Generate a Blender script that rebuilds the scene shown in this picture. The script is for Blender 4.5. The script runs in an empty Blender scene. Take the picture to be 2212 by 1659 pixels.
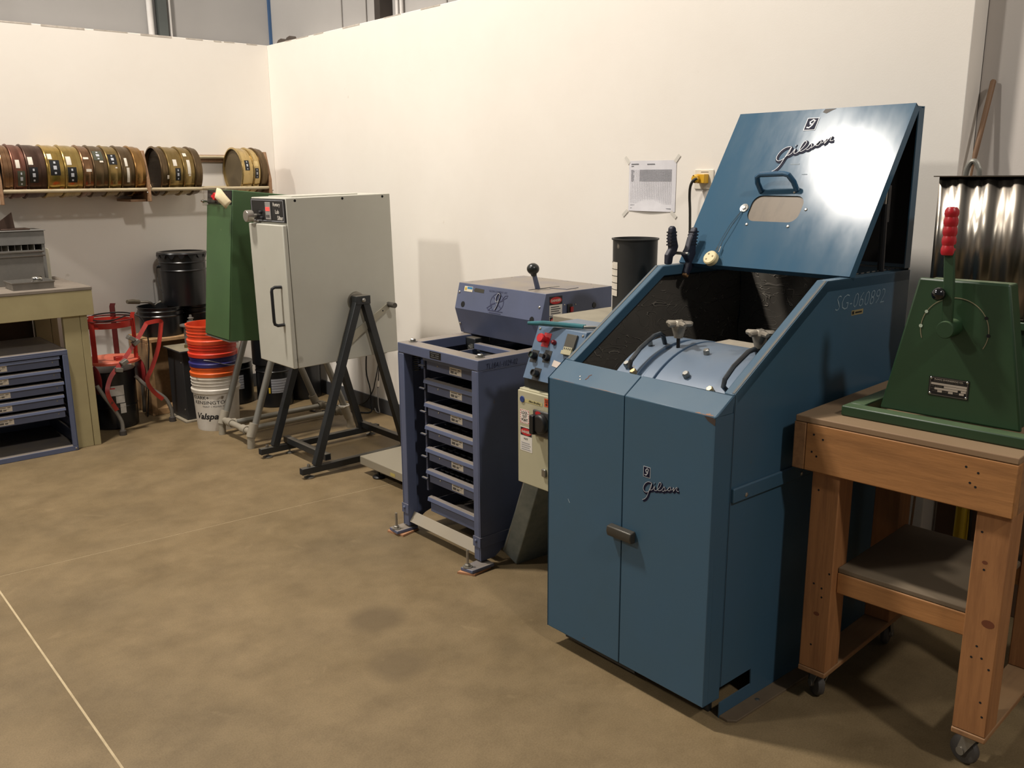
import bpy, bmesh, math, random
from mathutils import Vector, Matrix
random.seed(7)
PI = math.pi
scn = bpy.context.scene
COL = scn.collection

# ------------------------------------------------------------------ camera
cam_d = bpy.data.cameras.new('camera')
cam = bpy.data.objects.new('camera', cam_d)
COL.objects.link(cam)
cam_d.sensor_width = 36.0
cam_d.lens = 1937.36 / 2212 * 36.0
cam_d.clip_start = 0.05
R_ = Vector((0.75133752, -0.65988874, -0.00622739))
D_ = Vector((-0.15460989, -0.16684641, -0.97378543))
F_ = Vector((0.64155102, 0.73260434, -0.22738329))
mw = Matrix.Identity(4)
for i in range(3):
    mw[i][0] = R_[i]; mw[i][1] = -D_[i]; mw[i][2] = -F_[i]
mw[2][3] = 1.6
cam.matrix_world = mw
scn.camera = cam

# ------------------------------------------------------------------ light
w = bpy.data.worlds.new('world'); scn.world = w
w.use_nodes = True
bg = w.node_tree.nodes['Background']
bg.inputs[0].default_value = (0.95, 0.93, 0.92, 1)
bg.inputs[1].default_value = 0.12

def area(name, loc, size, power, col, target):
    d = bpy.data.lights.new(name, 'AREA'); d.shape = 'DISK'; d.size = size
    d.energy = power; d.color = col
    o = bpy.data.objects.new(name, d); COL.objects.link(o)
    o.location = loc
    o.rotation_euler = (Vector(target) - Vector(loc)).to_track_quat('-Z', 'Y').to_euler()
    return o
area('high_bay_lamp', (0.40, 4.6, 6.5), 0.5, 435, (1.0, 0.925, 0.835), (1.6, 3.9, 0))
area('high_bay_lamp', (-4.2, 5.2, 6.2), 0.6, 200, (1.0, 0.95, 0.87), (3.2, 4.4, 1.2))
area('high_bay_lamp', (0.2, -5.5, 8.3), 0.7, 325, (1.0, 0.94, 0.87), (1.8, 4.0, 0.5))
vs = scn.view_settings
scn.display_settings.display_device = 'sRGB'
vs.view_transform = 'Standard'; vs.look = 'None'
vs.exposure = 0.0; vs.gamma = 1.0; vs.use_curve_mapping = False

# ------------------------------------------------------------------ helpers
def lin(c):
    return tuple((x / 12.92 if x <= 0.04045 else ((x + 0.055) / 1.055) ** 2.4) for x in [v / 255 for v in c]) + (1,)

MATS = {}
def mat(name, col, rough=0.6, metal=0.0, col2=None, scale=6.0, amt=0.5, dust=None, dust_amt=0.0,
        bump=0.0, bscale=60, stretch=None, emit=0, spec=0.5, alpha=1, trans=0, coat=0, spot=None, spot_scale=30, spot_thr=0.68, rvar=0.0):
    """one procedural paint/metal/wood material: base colour, a noise variation, settled dust on upward faces, specks"""
    if name in MATS: return MATS[name]
    m = bpy.data.materials.new(name); m.use_nodes = True
    nt = m.node_tree; N = nt.nodes; L = nt.links
    b = N['Principled BSDF']
    b.inputs['Roughness'].default_value = rough
    b.inputs['Metallic'].default_value = metal
    b.inputs['Specular IOR Level'].default_value = spec
    b.inputs['Coat Weight'].default_value = coat
    tc = N.new('ShaderNodeTexCoord')
    mp = N.new('ShaderNodeMapping')
    L.new(tc.outputs['Object'], mp.inputs[0])
    if stretch: mp.inputs['Scale'].default_value = stretch
    c1 = lin(col); c2 = lin(col2) if col2 else tuple(x * 0.8 for x in c1[:3]) + (1,)
    nz = N.new('ShaderNodeTexNoise'); nz.inputs['Scale'].default_value = scale; nz.inputs['Detail'].default_value = 5
    nz.inputs['Roughness'].default_value = 0.62
    L.new(mp.outputs[0], nz.inputs[0])
    rp = N.new('ShaderNodeValToRGB')
    rp.color_ramp.elements[0].position = 0.5 - 0.5 * (1 - amt) * 0.6 - 0.02; rp.color_ramp.elements[0].color = c1
    rp.color_ramp.elements[1].position = 0.78; rp.color_ramp.elements[1].color = c2
    L.new(nz.outputs[0], rp.inputs[0])
    out = rp.outputs[0]
    if rvar:
        mr = N.new('ShaderNodeMapRange'); mr.inputs[1].default_value = 0.3; mr.inputs[2].default_value = 0.7
        mr.inputs[3].default_value = max(0.02, rough - rvar); mr.inputs[4].default_value = min(1, rough + rvar)
        L.new(nz.outputs[0], mr.inputs[0]); L.new(mr.outputs[0], b.inputs['Roughness'])
    if spot:
        ns = N.new('ShaderNodeTexNoise'); ns.inputs['Scale'].default_value = spot_scale; ns.inputs['Detail'].default_value = 3
        L.new(tc.outputs['Object'], ns.inputs[0])
        rs = N.new('ShaderNodeValToRGB'); rs.color_ramp.elements[0].position = spot_thr; rs.color_ramp.elements[1].position = spot_thr + 0.04
        L.new(ns.outputs[0], rs.inputs[0])
        mx = N.new('ShaderNodeMix'); mx.data_type = 'RGBA'
        L.new(rs.outputs[0], mx.inputs[0]); L.new(out, mx.inputs[6]); mx.inputs[7].default_value = lin(spot)
        out = mx.outputs[2]
    if dust:
        g = N.new('ShaderNodeNewGeometry'); sx = N.new('ShaderNodeSeparateXYZ'); L.new(g.outputs['Normal'], sx.inputs[0])
        mr = N.new('ShaderNodeMapRange'); mr.inputs[1].default_value = 0.75; mr.inputs[2].default_value = 0.98
        mr.inputs[3].default_value = 0; mr.inputs[4].default_value = dust_amt
        L.new(sx.outputs[2], mr.inputs[0])
        n2 = N.new('ShaderNodeTexNoise'); n2.inputs['Scale'].default_value = 9; n2.inputs['Detail'].default_value = 4
        L.new(tc.outputs['Object'], n2.inputs[0])
        mm = N.new('ShaderNodeMapRange'); mm.inputs[1].default_value = 0.25; mm.inputs[2].default_value = 0.6
        mm.inputs[3].default_value = 0.6; mm.inputs[4].default_value = 1.0
        L.new(n2.outputs[0], mm.inputs[0])
        mu = N.new('ShaderNodeMath'); mu.operation = 'MULTIPLY'; L.new(mr.outputs[0], mu.inputs[0]); L.new(mm.outputs[0], mu.inputs[1])
        mx = N.new('ShaderNodeMix'); mx.data_type = 'RGBA'
        L.new(mu.outputs[0], mx.inputs[0]); L.new(out, mx.inputs[6]); mx.inputs[7].default_value = lin(dust)
        out = mx.outputs[2]
    L.new(out, b.inputs['Base Color'])
    if bump:
        nb = N.new('ShaderNodeTexNoise'); nb.inputs['Scale'].default_value = bscale; nb.inputs['Detail'].default_value = 4
        L.new(mp.outputs[0], nb.inputs[0])
        bp = N.new('ShaderNodeBump'); bp.inputs['Strength'].default_value = bump; bp.inputs['Distance'].default_value = 0.01
        L.new(nb.outputs[0], bp.inputs['Height']); L.new(bp.outputs[0], b.inputs['Normal'])
    if emit:
        b.inputs['Emission Color'].default_value = lin(col); b.inputs['Emission Strength'].default_value = emit
    if trans:
        b.inputs['Transmission Weight'].default_value = trans; b.inputs['IOR'].default_value = 1.45
    MATS[name] = m
    return m

class B:
    """collects shapes into one bmesh"""
    def __init__(s, M=None): s.b = bmesh.new(); s.M = M or Matrix.Identity(4)
    def V(s, p): return s.b.verts.new(s.M @ Vector(p))
    def face(s, vs):
        try: s.b.faces.new(vs)
        except ValueError: pass
    def poly(s, pts): s.face([s.V(p) for p in pts]); return s
    def hexa(s, P):
        v = [s.V(p) for p in P]
        for f in ((0,3,2,1),(4,5,6,7),(0,1,5,4),(1,2,6,5),(2,3,7,6),(3,0,4,7)): s.face([v[i] for i in f])
        return s
    def box(s, x0, x1, y0, y1, z0, z1):
        return s.hexa([(x0,y0,z0),(x1,y0,z0),(x1,y1,z0),(x0,y1,z0),(x0,y0,z1),(x1,y0,z1),(x1,y1,z1),(x0,y1,z1)])
    def prism(s, pts, ax, a, b):
        def P(u, v, t):
            return {'x': (t, u, v), 'y': (u, t, v), 'z': (u, v, t)}[ax]
        A = [s.V(P(u, v, a)) for u, v in pts]; C = [s.V(P(u, v, b)) for u, v in pts]
        s.face(A); s.face(C[::-1]); n = len(pts)
        for i in range(n): s.face([A[i], A[(i+1) % n], C[(i+1) % n], C[i]])
        return s
    def ring(s, c, t, r, n, up=None):
        t = Vector(t).normalized()
        a = Vector(up) if up else (Vector((0,0,1)) if abs(t.z) < 0.9 else Vector((1,0,0)))
        u = (a - t * a.dot(t)).normalized(); v = t.cross(u)
        return [s.V(Vector(c) + (u * math.cos(2*PI*i/n) + v * math.sin(2*PI*i/n)) * r) for i in range(n)]
    def skin(s, A, C):
        n = len(A)
        for i in range(n): s.face([A[i], A[(i+1) % n], C[(i+1) % n], C[i]])
    def cyl(s, p, q, r, r2=None, n=16, cap=True):
        t = Vector(q) - Vector(p); A = s.ring(p, t, r, n); C = s.ring(q, t, r if r2 is None else r2, n)
        s.skin(A, C)
        if cap: s.face(A[::-1]); s.face(C)
        return s
    def tube(s, pts, r, n=8, closed=False, cap=True):
        P = [Vector(p) for p in pts]; m = len(P); rings = []; u = None
        for i, p in enumerate(P):
            a = P[i-1] if (i or closed) else p; c = P[(i+1) % m] if (i < m-1 or closed) else p
            t = (c - a).normalized()
            if u is None:
                k = Vector((0,0,1)) if abs(t.z) < 0.9 else Vector((1,0,0)); u = (k - t*k.dot(t)).normalized()
            else: u = (u - t*u.dot(t)).normalized()
            v = t.cross(u); rr = r[i] if isinstance(r, (list, tuple)) else r
            rings.append([s.V(p + (u*math.cos(2*PI*j/n) + v*math.sin(2*PI*j/n))*rr) for j in range(n)])
        for i in range(m-1): s.skin(rings[i], rings[i+1])
        if closed: s.skin(rings[-1], rings[0])
        elif cap: s.face(rings[0][::-1]); s.face(rings[-1])
        return s
    def band(s, pts, w, t, wdir):
        """flat bar of width w (along wdir) and thickness t following pts"""
        P = [Vector(p) for p in pts]; W = Vector(wdir).normalized(); rings = []
        for i, p in enumerate(P):
            d = (P[min(i+1, len(P)-1)] - P[max(i-1, 0)]).normalized(); nn = d.cross(W).normalized()
            rings.append([s.V(p + W*a*w/2 + nn*c*t/2) for a, c in ((-1,-1),(1,-1),(1,1),(-1,1))])
        for i in range(len(P)-1): s.skin(rings[i], rings[i+1])
        s.face(rings[0][::-1]); s.face(rings[-1]); return s
    def beam(s, p, q, w, h, up=(0,0,1)):
        return s.band([p, q], w, h, (Vector(q)-Vector(p)).cross(Vector(up)))
    def lathe(s, prof, n=32, at=(0,0,0), ax='z', a0=0, a1=2*PI):
        at = Vector(at); full = abs(a1-a0-2*PI) < 1e-6; m = n if full else n+1; rows = []
        for r, h in prof:
            row = []
            for i in range(m):
                a = a0 + (a1-a0)*i/n; c, d = r*math.cos(a), r*math.sin(a)
                row.append(s.V(at + Vector({'z': (c, d, h), 'x': (h, c, d), 'y': (c, h, d)}[ax])))
            rows.append(row)
        for i in range(len(rows)-1):
            for j in range(n):
                k = (j+1) % m
                s.face([rows[i][j], rows[i][k], rows[i+1][k], rows[i+1][j]])
        if full:
            if prof[0][0] > 1e-5 and prof[0] is not prof[-1] and getattr(s, 'capends', True):
                pass
        return s
    def disc(s, c, t, r, n=24):
        s.face(s.ring(c, t, r, n)); return s
    def sph(s, c, r, n=12, sc=(1,1,1)):
        rows = []
        for i in range(1, n):
            a = PI*i/n
            rows.append([s.V(Vector(c)+Vector((r*sc[0]*math.sin(a)*math.cos(2*PI*j/n), r*sc[1]*math.sin(a)*math.sin(2*PI*j/n), r*sc[2]*math.cos(a)))) for j in range(n)])
        for i in range(len(rows)-1): s.skin(rows[i], rows[i+1])
        s.face(rows[0]); s.face(rows[-1][::-1]); return s
    def build(s, name, m, par=None, bev=0.0, smooth=True, ang=32, seg=2):
        bmesh.ops.remove_doubles(s.b, verts=s.b.verts, dist=1e-6)
        bmesh.ops.recalc_face_normals(s.b, faces=s.b.faces)
        me = bpy.data.meshes.new(name); s.b.to_mesh(me); s.b.free()
        if smooth:
            for p in me.polygons: p.use_smooth = True
            try: me.set_sharp_from_angle(angle=math.radians(ang))
            except Exception: pass
        me.materials.append(m)
        o = bpy.data.objects.new(name, me); COL.objects.link(o)
        if par: o.parent = par
        if bev:
            md = o.modifiers.new('bevel', 'BEVEL'); md.width = bev; md.segments = seg; md.limit_method = 'ANGLE'
            md.angle_limit = math.radians(40)
        return o

def thing(name, label, cat, loc=(0,0,0), rz=0.0, group=None):
    o = bpy.data.objects.new(name, None); COL.objects.link(o); o.empty_display_size = 0.1
    o.location = loc; o.rotation_euler = (0, 0, rz); o['label'] = label; o['category'] = cat
    if group: o['group'] = group
    return o
def tag(o, label, cat, group=None):
    o['label'] = label; o['category'] = cat
    if group: o['group'] = group
    return o
def struct(o): o['kind'] = 'structure'; return o
def lab(o, t): o['label'] = t; return o

def frame(o, u, v):
    u = Vector(u).normalized(); v = Vector(v).normalized(); n = u.cross(v).normalized()
    M = Matrix.Identity(4)
    for i in range(3): M[i][0] = u[i]; M[i][1] = v[i]; M[i][2] = n[i]; M[i][3] = o[i]
    return M
def text(s, w, h, m, par, M, name='lettering', shear=0, bold=0.0, ext=0.0004, space=1.0, align=True):
    """lettering fitted to a w x h box whose lower left corner is the origin of M"""
    c = bpy.data.curves.new(name, 'FONT'); c.body = s; c.size = 1; c.shear = shear; c.offset = bold; c.space_character = space
    c.space_line = 0.9
    if '\n' in s and align: c.align_x = 'CENTER'
    c.resolution_u = 2
    t = bpy.data.objects.new(name, c); COL.objects.link(t)
    dg = bpy.context.evaluated_depsgraph_get()
    me = bpy.data.meshes.new_from_object(t.evaluated_get(dg))
    bpy.data.objects.remove(t)
    xs = [v.co.x for v in me.vertices]; ys = [v.co.y for v in me.vertices]
    x0, x1, y0, y1 = min(xs), max(xs), min(ys), max(ys)
    for v in me.vertices:
        v.co = M @ Vector(((v.co.x-x0)/(x1-x0)*w, (v.co.y-y0)/(y1-y0)*h, ext))
    me.materials.clear(); me.materials.append(m)
    o = bpy.data.objects.new(name, me); COL.objects.link(o)
    if par: o.parent = par
    return o
def decal(w, h, m, par, M, name='label', t=0.0004, z0=0.0):
    return B(M).box(0, w, 0, h, z0, z0+t).build(name, m, par, smooth=False)
def lines(rects, m, par, M, name='print', t=0.0003, z0=0.0005):
    b = B(M)
    for x, y, w, h in rects: b.box(x, x+w, y, y+h, z0, z0+t)
    return b.build(name, m, par, smooth=False)
def screw(par, M, r=0.006, m=None, name='screw', h=0.003):
    b = B(M); b.lathe([(0, h), (r*0.6, h*0.9), (r, h*0.3), (r, 0)], 10)
    return b.build(name, m or STEEL, par)
def bolt(par, M, r=0.012, h=0.012, m=None, name='bolt', washer=True):
    b = B(M)
    if washer: b.lathe([(0, 0.003), (r*1.5, 0.003), (r*1.5, 0)], 18)
    b.lathe([(0, h), (r*0.8, h), (r, h*0.85), (r, 0.002)], 6)
    return b.build(name, m or STEEL, par, ang=25)
def T(x, y, z): return Matrix.Translation((x, y, z))
XN, YN, ZP = (-1,0,0), (0,-1,0), (0,0,1)
def onx(x, y, z): return frame((x, y, z), (0,-1,0), (0,0,1))     # plane facing -x
def ony(x, y, z): return frame((x, y, z), (1,0,0), (0,0,1))      # plane facing -y
def onz(x, y, z): return frame((x, y, z), (0,-1,0), (1,0,0))     # plane facing up, read from -x

# ------------------------------------------------------------------ materials
STEEL = mat('steel', (150,148,142), 0.35, 0.9, scale=20)
ZINC = mat('zinc', (165,160,150), 0.4, 0.8, scale=20)
CHROME = mat('chrome', (200,198,192), 0.18, 1.0)
BLACK = mat('black_plastic', (22,22,24), 0.45)
BLK_MET = mat('black_enamel', (15,16,19), 0.3, 0.0, col2=(24,25,26), scale=5, spec=0.5, dust=(66,62,54), dust_amt=0.4)
BLK_TUBE = mat('black_frame_paint', (26,29,32), 0.42, col2=(40,42,42), scale=8, dust=(120,112,98), dust_amt=0.5)
DARK = mat('dark_gap', (10,10,11), 0.9)
WALLP = mat('wall_paint', (232,226,217), 0.62, col2=(226,219,209), scale=1.6, amt=0.4, bump=0.03, bscale=180, spot=(212,204,192), spot_scale=9, spot_thr=0.76)
GREYW = mat('building_wall_paint', (150,147,144), 0.8, col2=(142,139,136), scale=1.2)
BASEB = mat('rubber_baseboard', (62,64,68), 0.5, col2=(72,72,72), scale=4)
CBLUE = mat('mill_blue_paint', (55,86,108), 0.38, col2=(56,84,102), scale=4, amt=0.4, spec=0.45, spot=(84,76,64), spot_scale=16, spot_thr=0.76, rvar=0.05, dust=(98,114,124), dust_amt=0.4)
CBLUE_IN = mat('mill_cover_paint', (90,112,136), 0.42, col2=(82,102,124), scale=5, spot=(104,92,80), spot_scale=22, spot_thr=0.72, dust=(122,120,114), dust_amt=0.35)
SPURP = mat('shaker_blue_paint', (84,92,118), 0.42, col2=(78,85,107), scale=6, spot=(96,82,66), spot_scale=18, spot_thr=0.75, dust=(134,123,108), dust_amt=0.9)
FOAM = mat('black_foam_lining', (30,28,26), 0.8, col2=(34,32,30), scale=7, spec=0.25)
SIFW = mat('sifter_grey_paint', (186,184,172), 0.45, col2=(178,175,163), scale=3, spot=(160,156,144), spot_scale=7, spot_thr=0.72)
GRN = mat('green_paint', (68,96,60), 0.42, col2=(60,86,54), scale=4, spot=(120,128,84), spot_scale=24, spot_thr=0.76)
DGRN = mat('press_green_paint', (36,62,37), 0.42, col2=(33,56,34), scale=5, spot=(84,104,78), spot_scale=26, spot_thr=0.79, dust=(92,110,80), dust_amt=0.75)
CONC = mat('concrete_scale_steel', (150,142,124), 0.5, 0.3, col2=(150,142,126), scale=5)
RED = mat('red_paint', (174,46,34), 0.4, col2=(126,30,25), scale=9, spot=(90,40,34), spot_scale=26, spot_thr=0.7)
REDP = mat('red_plastic', (190,28,34), 0.35)
BRASS_TAG = mat('tag_black', (20,20,22), 0.35)
WHITE = mat('white_label', (214,206,192), 0.6, col2=(196,186,170), scale=40)
PAPER = mat('paper', (222,220,224), 0.75)
INK = mat('black_ink', (24,24,26), 0.6)
GREYINK = mat('grey_print', (168,168,172), 0.8)
NAVY = mat('navy_print', (18,20,44), 0.6, spec=0.15)
SILV = mat('silver_print', (190,192,198), 0.4)
DRED = mat('danger_red', (190,34,40), 0.5)
PIPE = mat('galvanised_pipe', (140,138,130), 0.38, 0.55, col2=(140,138,130), scale=10, dust=(168,158,138), dust_amt=0.5)
FITT = mat('pipe_fitting_dusty', (150,142,126), 0.6, 0.1, scale=12)
GALV = mat('galvanised_sheet', (134,142,142), 0.42, 0.55, col2=(112,122,122), scale=22, rvar=0.1)
ALU = mat('dull_aluminium', (150,146,140), 0.45, 0.7, col2=(130,126,120), scale=14, rvar=0.1)
PLY = mat('plywood_top', (140,112,82), 0.7, col2=(114,90,66), scale=3, stretch=(1,0.3,1), dust=(138,118,92), dust_amt=0.5)
CARD = mat('cardboard', (176,128,92), 0.8)

def wood(name, base, dark, st, rough=0.6, dust=None, da=0, knots=(84,40,20)):
    if name in MATS: return MATS[name]
    m = mat(name, base, rough, col2=dark, scale=7, amt=0.8, stretch=st, dust=dust, dust_amt=da, spot=knots, spot_scale=11, spot_thr=0.765, bump=0.06, bscale=30)
    return m
PINE_Y = wood('pine_along_y', (162,112,64), (130,88,48), (6,0.6,6), dust=(170,146,112), da=0.4)
PINE_Z = wood('pine_along_z', (152,104,62), (122,80,46), (6,6,0.6), dust=(170,146,112), da=0.4)
PINE_X = wood('pine_along_x', (140,102,66), (112,78,50), (0.6,6,6), dust=(170,146,112), da=0.4)
PALE = wood('pale_wood', (164,130,90), (140,108,72), (5,0.6,5))
RACKW = wood('rack_wood', (146,112,82), (118,88,60), (5,0.7,5))
YELW = mat('cream_painted_wood', (158,146,108), 0.6, col2=(144,132,96), scale=5, spot=(96,74,46), spot_scale=17, spot_thr=0.755, dust=(118,108,94), dust_amt=0.95)

# ------------------------------------------------------------------ setting
FLO = mat('concrete_floor', (170,147,108), 0.42, spec=0.35)
def floor_nodes(m):
    nt = m.node_tree; N = nt.nodes; L = nt.links; b = N['Principled BSDF']
    for l in list(b.inputs['Base Color'].links): nt.links.remove(l)
    tc = N.new('ShaderNodeTexCoord')
    def noise(s, d, r=0.6, dist=0):
        n = N.new('ShaderNodeTexNoise'); n.inputs['Scale'].default_value = s; n.inputs['Detail'].default_value = d
        n.inputs['Roughness'].default_value = r; n.inputs['Distortion'].default_value = dist; L.new(tc.outputs['Object'], n.inputs[0]); return n
    def ramp(n, stops):
        r = N.new('ShaderNodeValToRGB'); e = r.color_ramp.elements
        e[0].position, e[0].color = stops[0][0], lin(stops[0][1]); e[1].position, e[1].color = stops[-1][0], lin(stops[-1][1])
        for p, c in stops[1:-1]:
            x = e.new(p); x.color = lin(c)
        L.new(n.outputs[0], r.inputs[0]); return r
    a = ramp(noise(1.1, 8, 0.6, 0.4), [(0.30, (116,100,74)), (0.5, (127,109,80)), (0.70, (136,117,87))])
    c = ramp(noise(5.5, 6, 0.65), [(0.3, (214,212,208)), (0.62, (255,255,255))])
    f = ramp(noise(190, 3, 0.7), [(0.36, (226,224,220)), (0.6, (255,255,255))])
    def mul(x, y, fac=1.0):
        mx = N.new('ShaderNodeMix'); mx.data_type = 'RGBA'; mx.blend_type = 'MULTIPLY'; mx.inputs[0].default_value = fac
        L.new(x, mx.inputs[6]); L.new(y, mx.inputs[7]); return mx.outputs[2]
    o = mul(mul(a.outputs[0], c.outputs[0], 0.8), f.outputs[0], 0.8)
    # two old round stains and pale scuffs
    for (x, y, r, col, st) in ((1.62, 2.62, 0.13, (88,74,54), 0.55), (1.50, 2.30, 0.12, (90,76,56), 0.5)):
        vd = N.new('ShaderNodeVectorMath'); vd.operation = 'DISTANCE'; vd.inputs[1].default_value = (x, y, 0)
        L.new(tc.outputs['Object'], vd.inputs[0])
        mr = N.new('ShaderNodeMapRange'); mr.inputs[1].default_value = r; mr.inputs[2].default_value = r*0.5
        mr.inputs[3].default_value = 0; mr.inputs[4].default_value = st; L.new(vd.outputs['Value'], mr.inputs[0])
        mx = N.new('ShaderNodeMix'); mx.data_type = 'RGBA'; L.new(mr.outputs[0], mx.inputs[0]); L.new(o, mx.inputs[6]); mx.inputs[7].default_value = lin(col)
        o = mx.outputs[2]
    sc = N.new('ShaderNodeTexNoise'); sc.inputs['Scale'].default_value = 3; sc.inputs['Detail'].default_value = 8; sc.inputs['Distortion'].default_value = 2.5
    L.new(tc.outputs['Object'], sc.inputs[0])
    rr = N.new('ShaderNodeValToRGB'); rr.color_ramp.elements[0].position = 0.655; rr.color_ramp.elements[1].position = 0.75
    L.new(sc.outputs[0], rr.inputs[0])
    mx = N.new('ShaderNodeMix'); mx.data_type = 'RGBA'
    k = N.new('ShaderNodeMath'); k.operation = 'MULTIPLY'; k.inputs[1].default_value = 0.3; L.new(rr.outputs[0], k.inputs[0])
    L.new(k.outputs[0], mx.inputs[0]); L.new(o, mx.inputs[6]); mx.inputs[7].default_value = lin((150,130,98))
    L.new(mx.outputs[2], b.inputs['Base Color'])
    r2 = N.new('ShaderNodeMapRange'); r2.inputs[1].default_value = 0.3; r2.inputs[2].default_value = 0.7; r2.inputs[3].default_value = 0.4; r2.inputs[4].default_value = 0.62
    L.new(noise(2.3, 5).outputs[0], r2.inputs[0]); L.new(r2.outputs[0], b.inputs['Roughness'])
floor_nodes(FLO)
JOINT = mat('joint_filler', (186,168,134), 0.8, col2=(160,142,110), scale=14)
X0, X1, Y0, Y1 = -7.0, 3.395, -4.0, 6.47
fl = struct(B().box(X0, X1, Y0, Y1, -0.06, -0.0006).build('floor', JOINT, smooth=False))
def jy(x): return 3.915 - 0.072*(x-1.42)
g = 0.0036
xa, xb = 0.632, 0.617   # lengthwise joint, nearly along y
def jx(y): return 0.6298 + (y-3.81)*0.006
for P in ([(X0, Y0), (jx(Y0)-g, Y0), (jx(3.95)-g, jy(0.63)-g*0.5), (X0, jy(X0)-g*0.5)],
          [(jx(Y0)+g, Y0), (X1, Y0), (X1, jy(X1)-g*0.5), (jx(3.95)+g, jy(0.63)-g*0.5)],
          [(X0, jy(X0)+g*0.5), (jx(3.95)-g, jy(0.63)+g*0.5), (jx(6.4)-g, Y1), (X0, Y1)],
          [(jx(3.95)+g, jy(0.63)+g*0.5), (X1, jy(X1)+g*0.5), (X1, Y1), (jx(6.4)+g, Y1)]):
    B().prism(P, 'z', -0.05, 0.0).build('slab', FLO, fl, smooth=False)

YW, XW, HW = 6.47, 3.28, 2.54
struct(B().box(X0, XW, YW, YW+0.1, 0, HW).build('wall_back', WALLP, bev=0.003))
struct(B().box(XW, 3.39, 1.385, 6.6, 0, HW).build('wall_right', WALLP, bev=0.003))
gb = struct(B().box(X0, 3.6, 6.62, 6.75, 0, 6.5).build('wall_building_back', GREYW, smooth=False))
WALL2 = mat('far_wall_paint', (206,198,190), 0.7, col2=(200,192,184), scale=2, bump=0.03, bscale=160)
struct(B().box(3.395, 3.55, 1.3855, 6.62, 0, 6.5).build('wall_building_right', GREYW, smooth=False))
struct(B().box(3.392, 3.55, -4, 1.385, 0, 6.5).build('wall_side_right', WALL2, smooth=False))
for i in (): pass
# ragged raw drywall edge along the tops
EDGE = mat('raw_board_edge', (168,158,146), 0.9, col2=(206,198,188), scale=26)
b = B()
x = -3.0
while x < 3.2:
    l = random.uniform(0.05, 0.3); h = random.uniform(0.002, 0.009)
    b.box(x, x+l, YW-0.0012, YW+0.01, HW-h-0.002, HW+0.001); x += l + random.uniform(0.0, 0.12)
struct(b.build('trim_1', EDGE, smooth=False))
b = B(); y = 1.6
while y < 6.3:
    l = random.uniform(0.05, 0.25); h = random.uniform(0.001, 0.007)
    b.box(XW-0.0012, XW+0.01, y, y+l, HW-h-0.002, HW+0.001); y += l + random.uniform(0.05, 0.3)
struct(b.build('trim_2', EDGE, smooth=False))
bb = struct(B().box(XW-0.011, XW-0.0004, 1.39, 6.46, 0, 0.102).build('baseboard_right', BASEB, bev=0.003))
struct(B().box(X0, XW-0.012, YW-0.011, YW-0.0004, 0, 0.102).build('baseboard_back', BASEB, bev=0.003))
# building wall details above the partitions
BLUEC = mat('blue_sealant', (46,76,112), 0.6)
struct(B().box(3.376, 3.394, 6.600, 6.619, 2.4, 6.4).build('trim_3', BLUEC))
JG = mat('panel_joint_dark', (118,114,110), 0.8)
for k, yy in enumerate((5.582, 5.281, 4.423, 3.3)):
    struct(B().box(3.388, 3.3949, yy-0.004, yy+0.004, 2.5, 6.4).build('trim_%d' % (4+k), JG, smooth=False))
WPIPE = mat('white_conduit', (196,192,188), 0.5)
for k, (xx, r, z0) in enumerate(((2.482, 0.021, 2.3), (2.618, 0.011, 2.3), (1.45, 0.018, 2.3))):
    p = B().cyl((xx, 6.590, z0), (xx, 6.590, 6.4), r, n=14)
    for zz in (3.2, 4.4): p.box(xx-r*1.8, xx+r*1.8, 6.58, 6.62, zz, zz+0.02)
    tag(p.build('conduit_pipe', WPIPE), ('thick white vertical pipe above the sieve wall, left of the dark duct', 'thin white pipe right of the dark duct above the wall',
        'white vertical pipe above the wall at the far left edge')[k], 'pipe')
DUCT = mat('dark_grey_duct', (72,76,74), 0.5)
tag(B().box(2.53, 2.592, 6.56, 6.619, 2.3, 6.4).build('cable_duct', DUCT, bev=0.003), 'dark grey vertical duct between two white pipes above the back wall', 'duct')
BRN = mat('dark_brown_column', (48,40,34), 0.6)
tag(B().box(3.30, 3.394, 4.985, 5.05, HW, 6.4).build('steel_column', BRN, bev=0.003), 'dark brown upright post above the long white wall', 'post')
for k, yy in enumerate((4.905, 4.86)):
    tag(B().cyl((3.375, yy, HW), (3.375, yy, 6.4), 0.012, n=12).build('conduit_pipe', WPIPE),
        ('pale conduit next to the dark brown post above the wall', 'pale conduit second from the dark brown post above the wall')[k], 'pipe')
for k, (y0, hh) in enumerate(((6.25, 0.022), (6.12, 0.026))):
    b = B(); b.prism([(y0, HW+0.001), (y0+0.10, HW+0.001), (y0+0.075, HW+hh), (y0+0.03, HW+hh+0.008)], 'x', 3.295, 3.345)
    tag(b.build('scrap_block', mat('dark_scrap', (70,60,52), 0.8)), ('dark scrap lying on the wall top by the corner', 'flat dark scrap on the wall top, further from the corner')[k], 'scrap')

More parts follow.
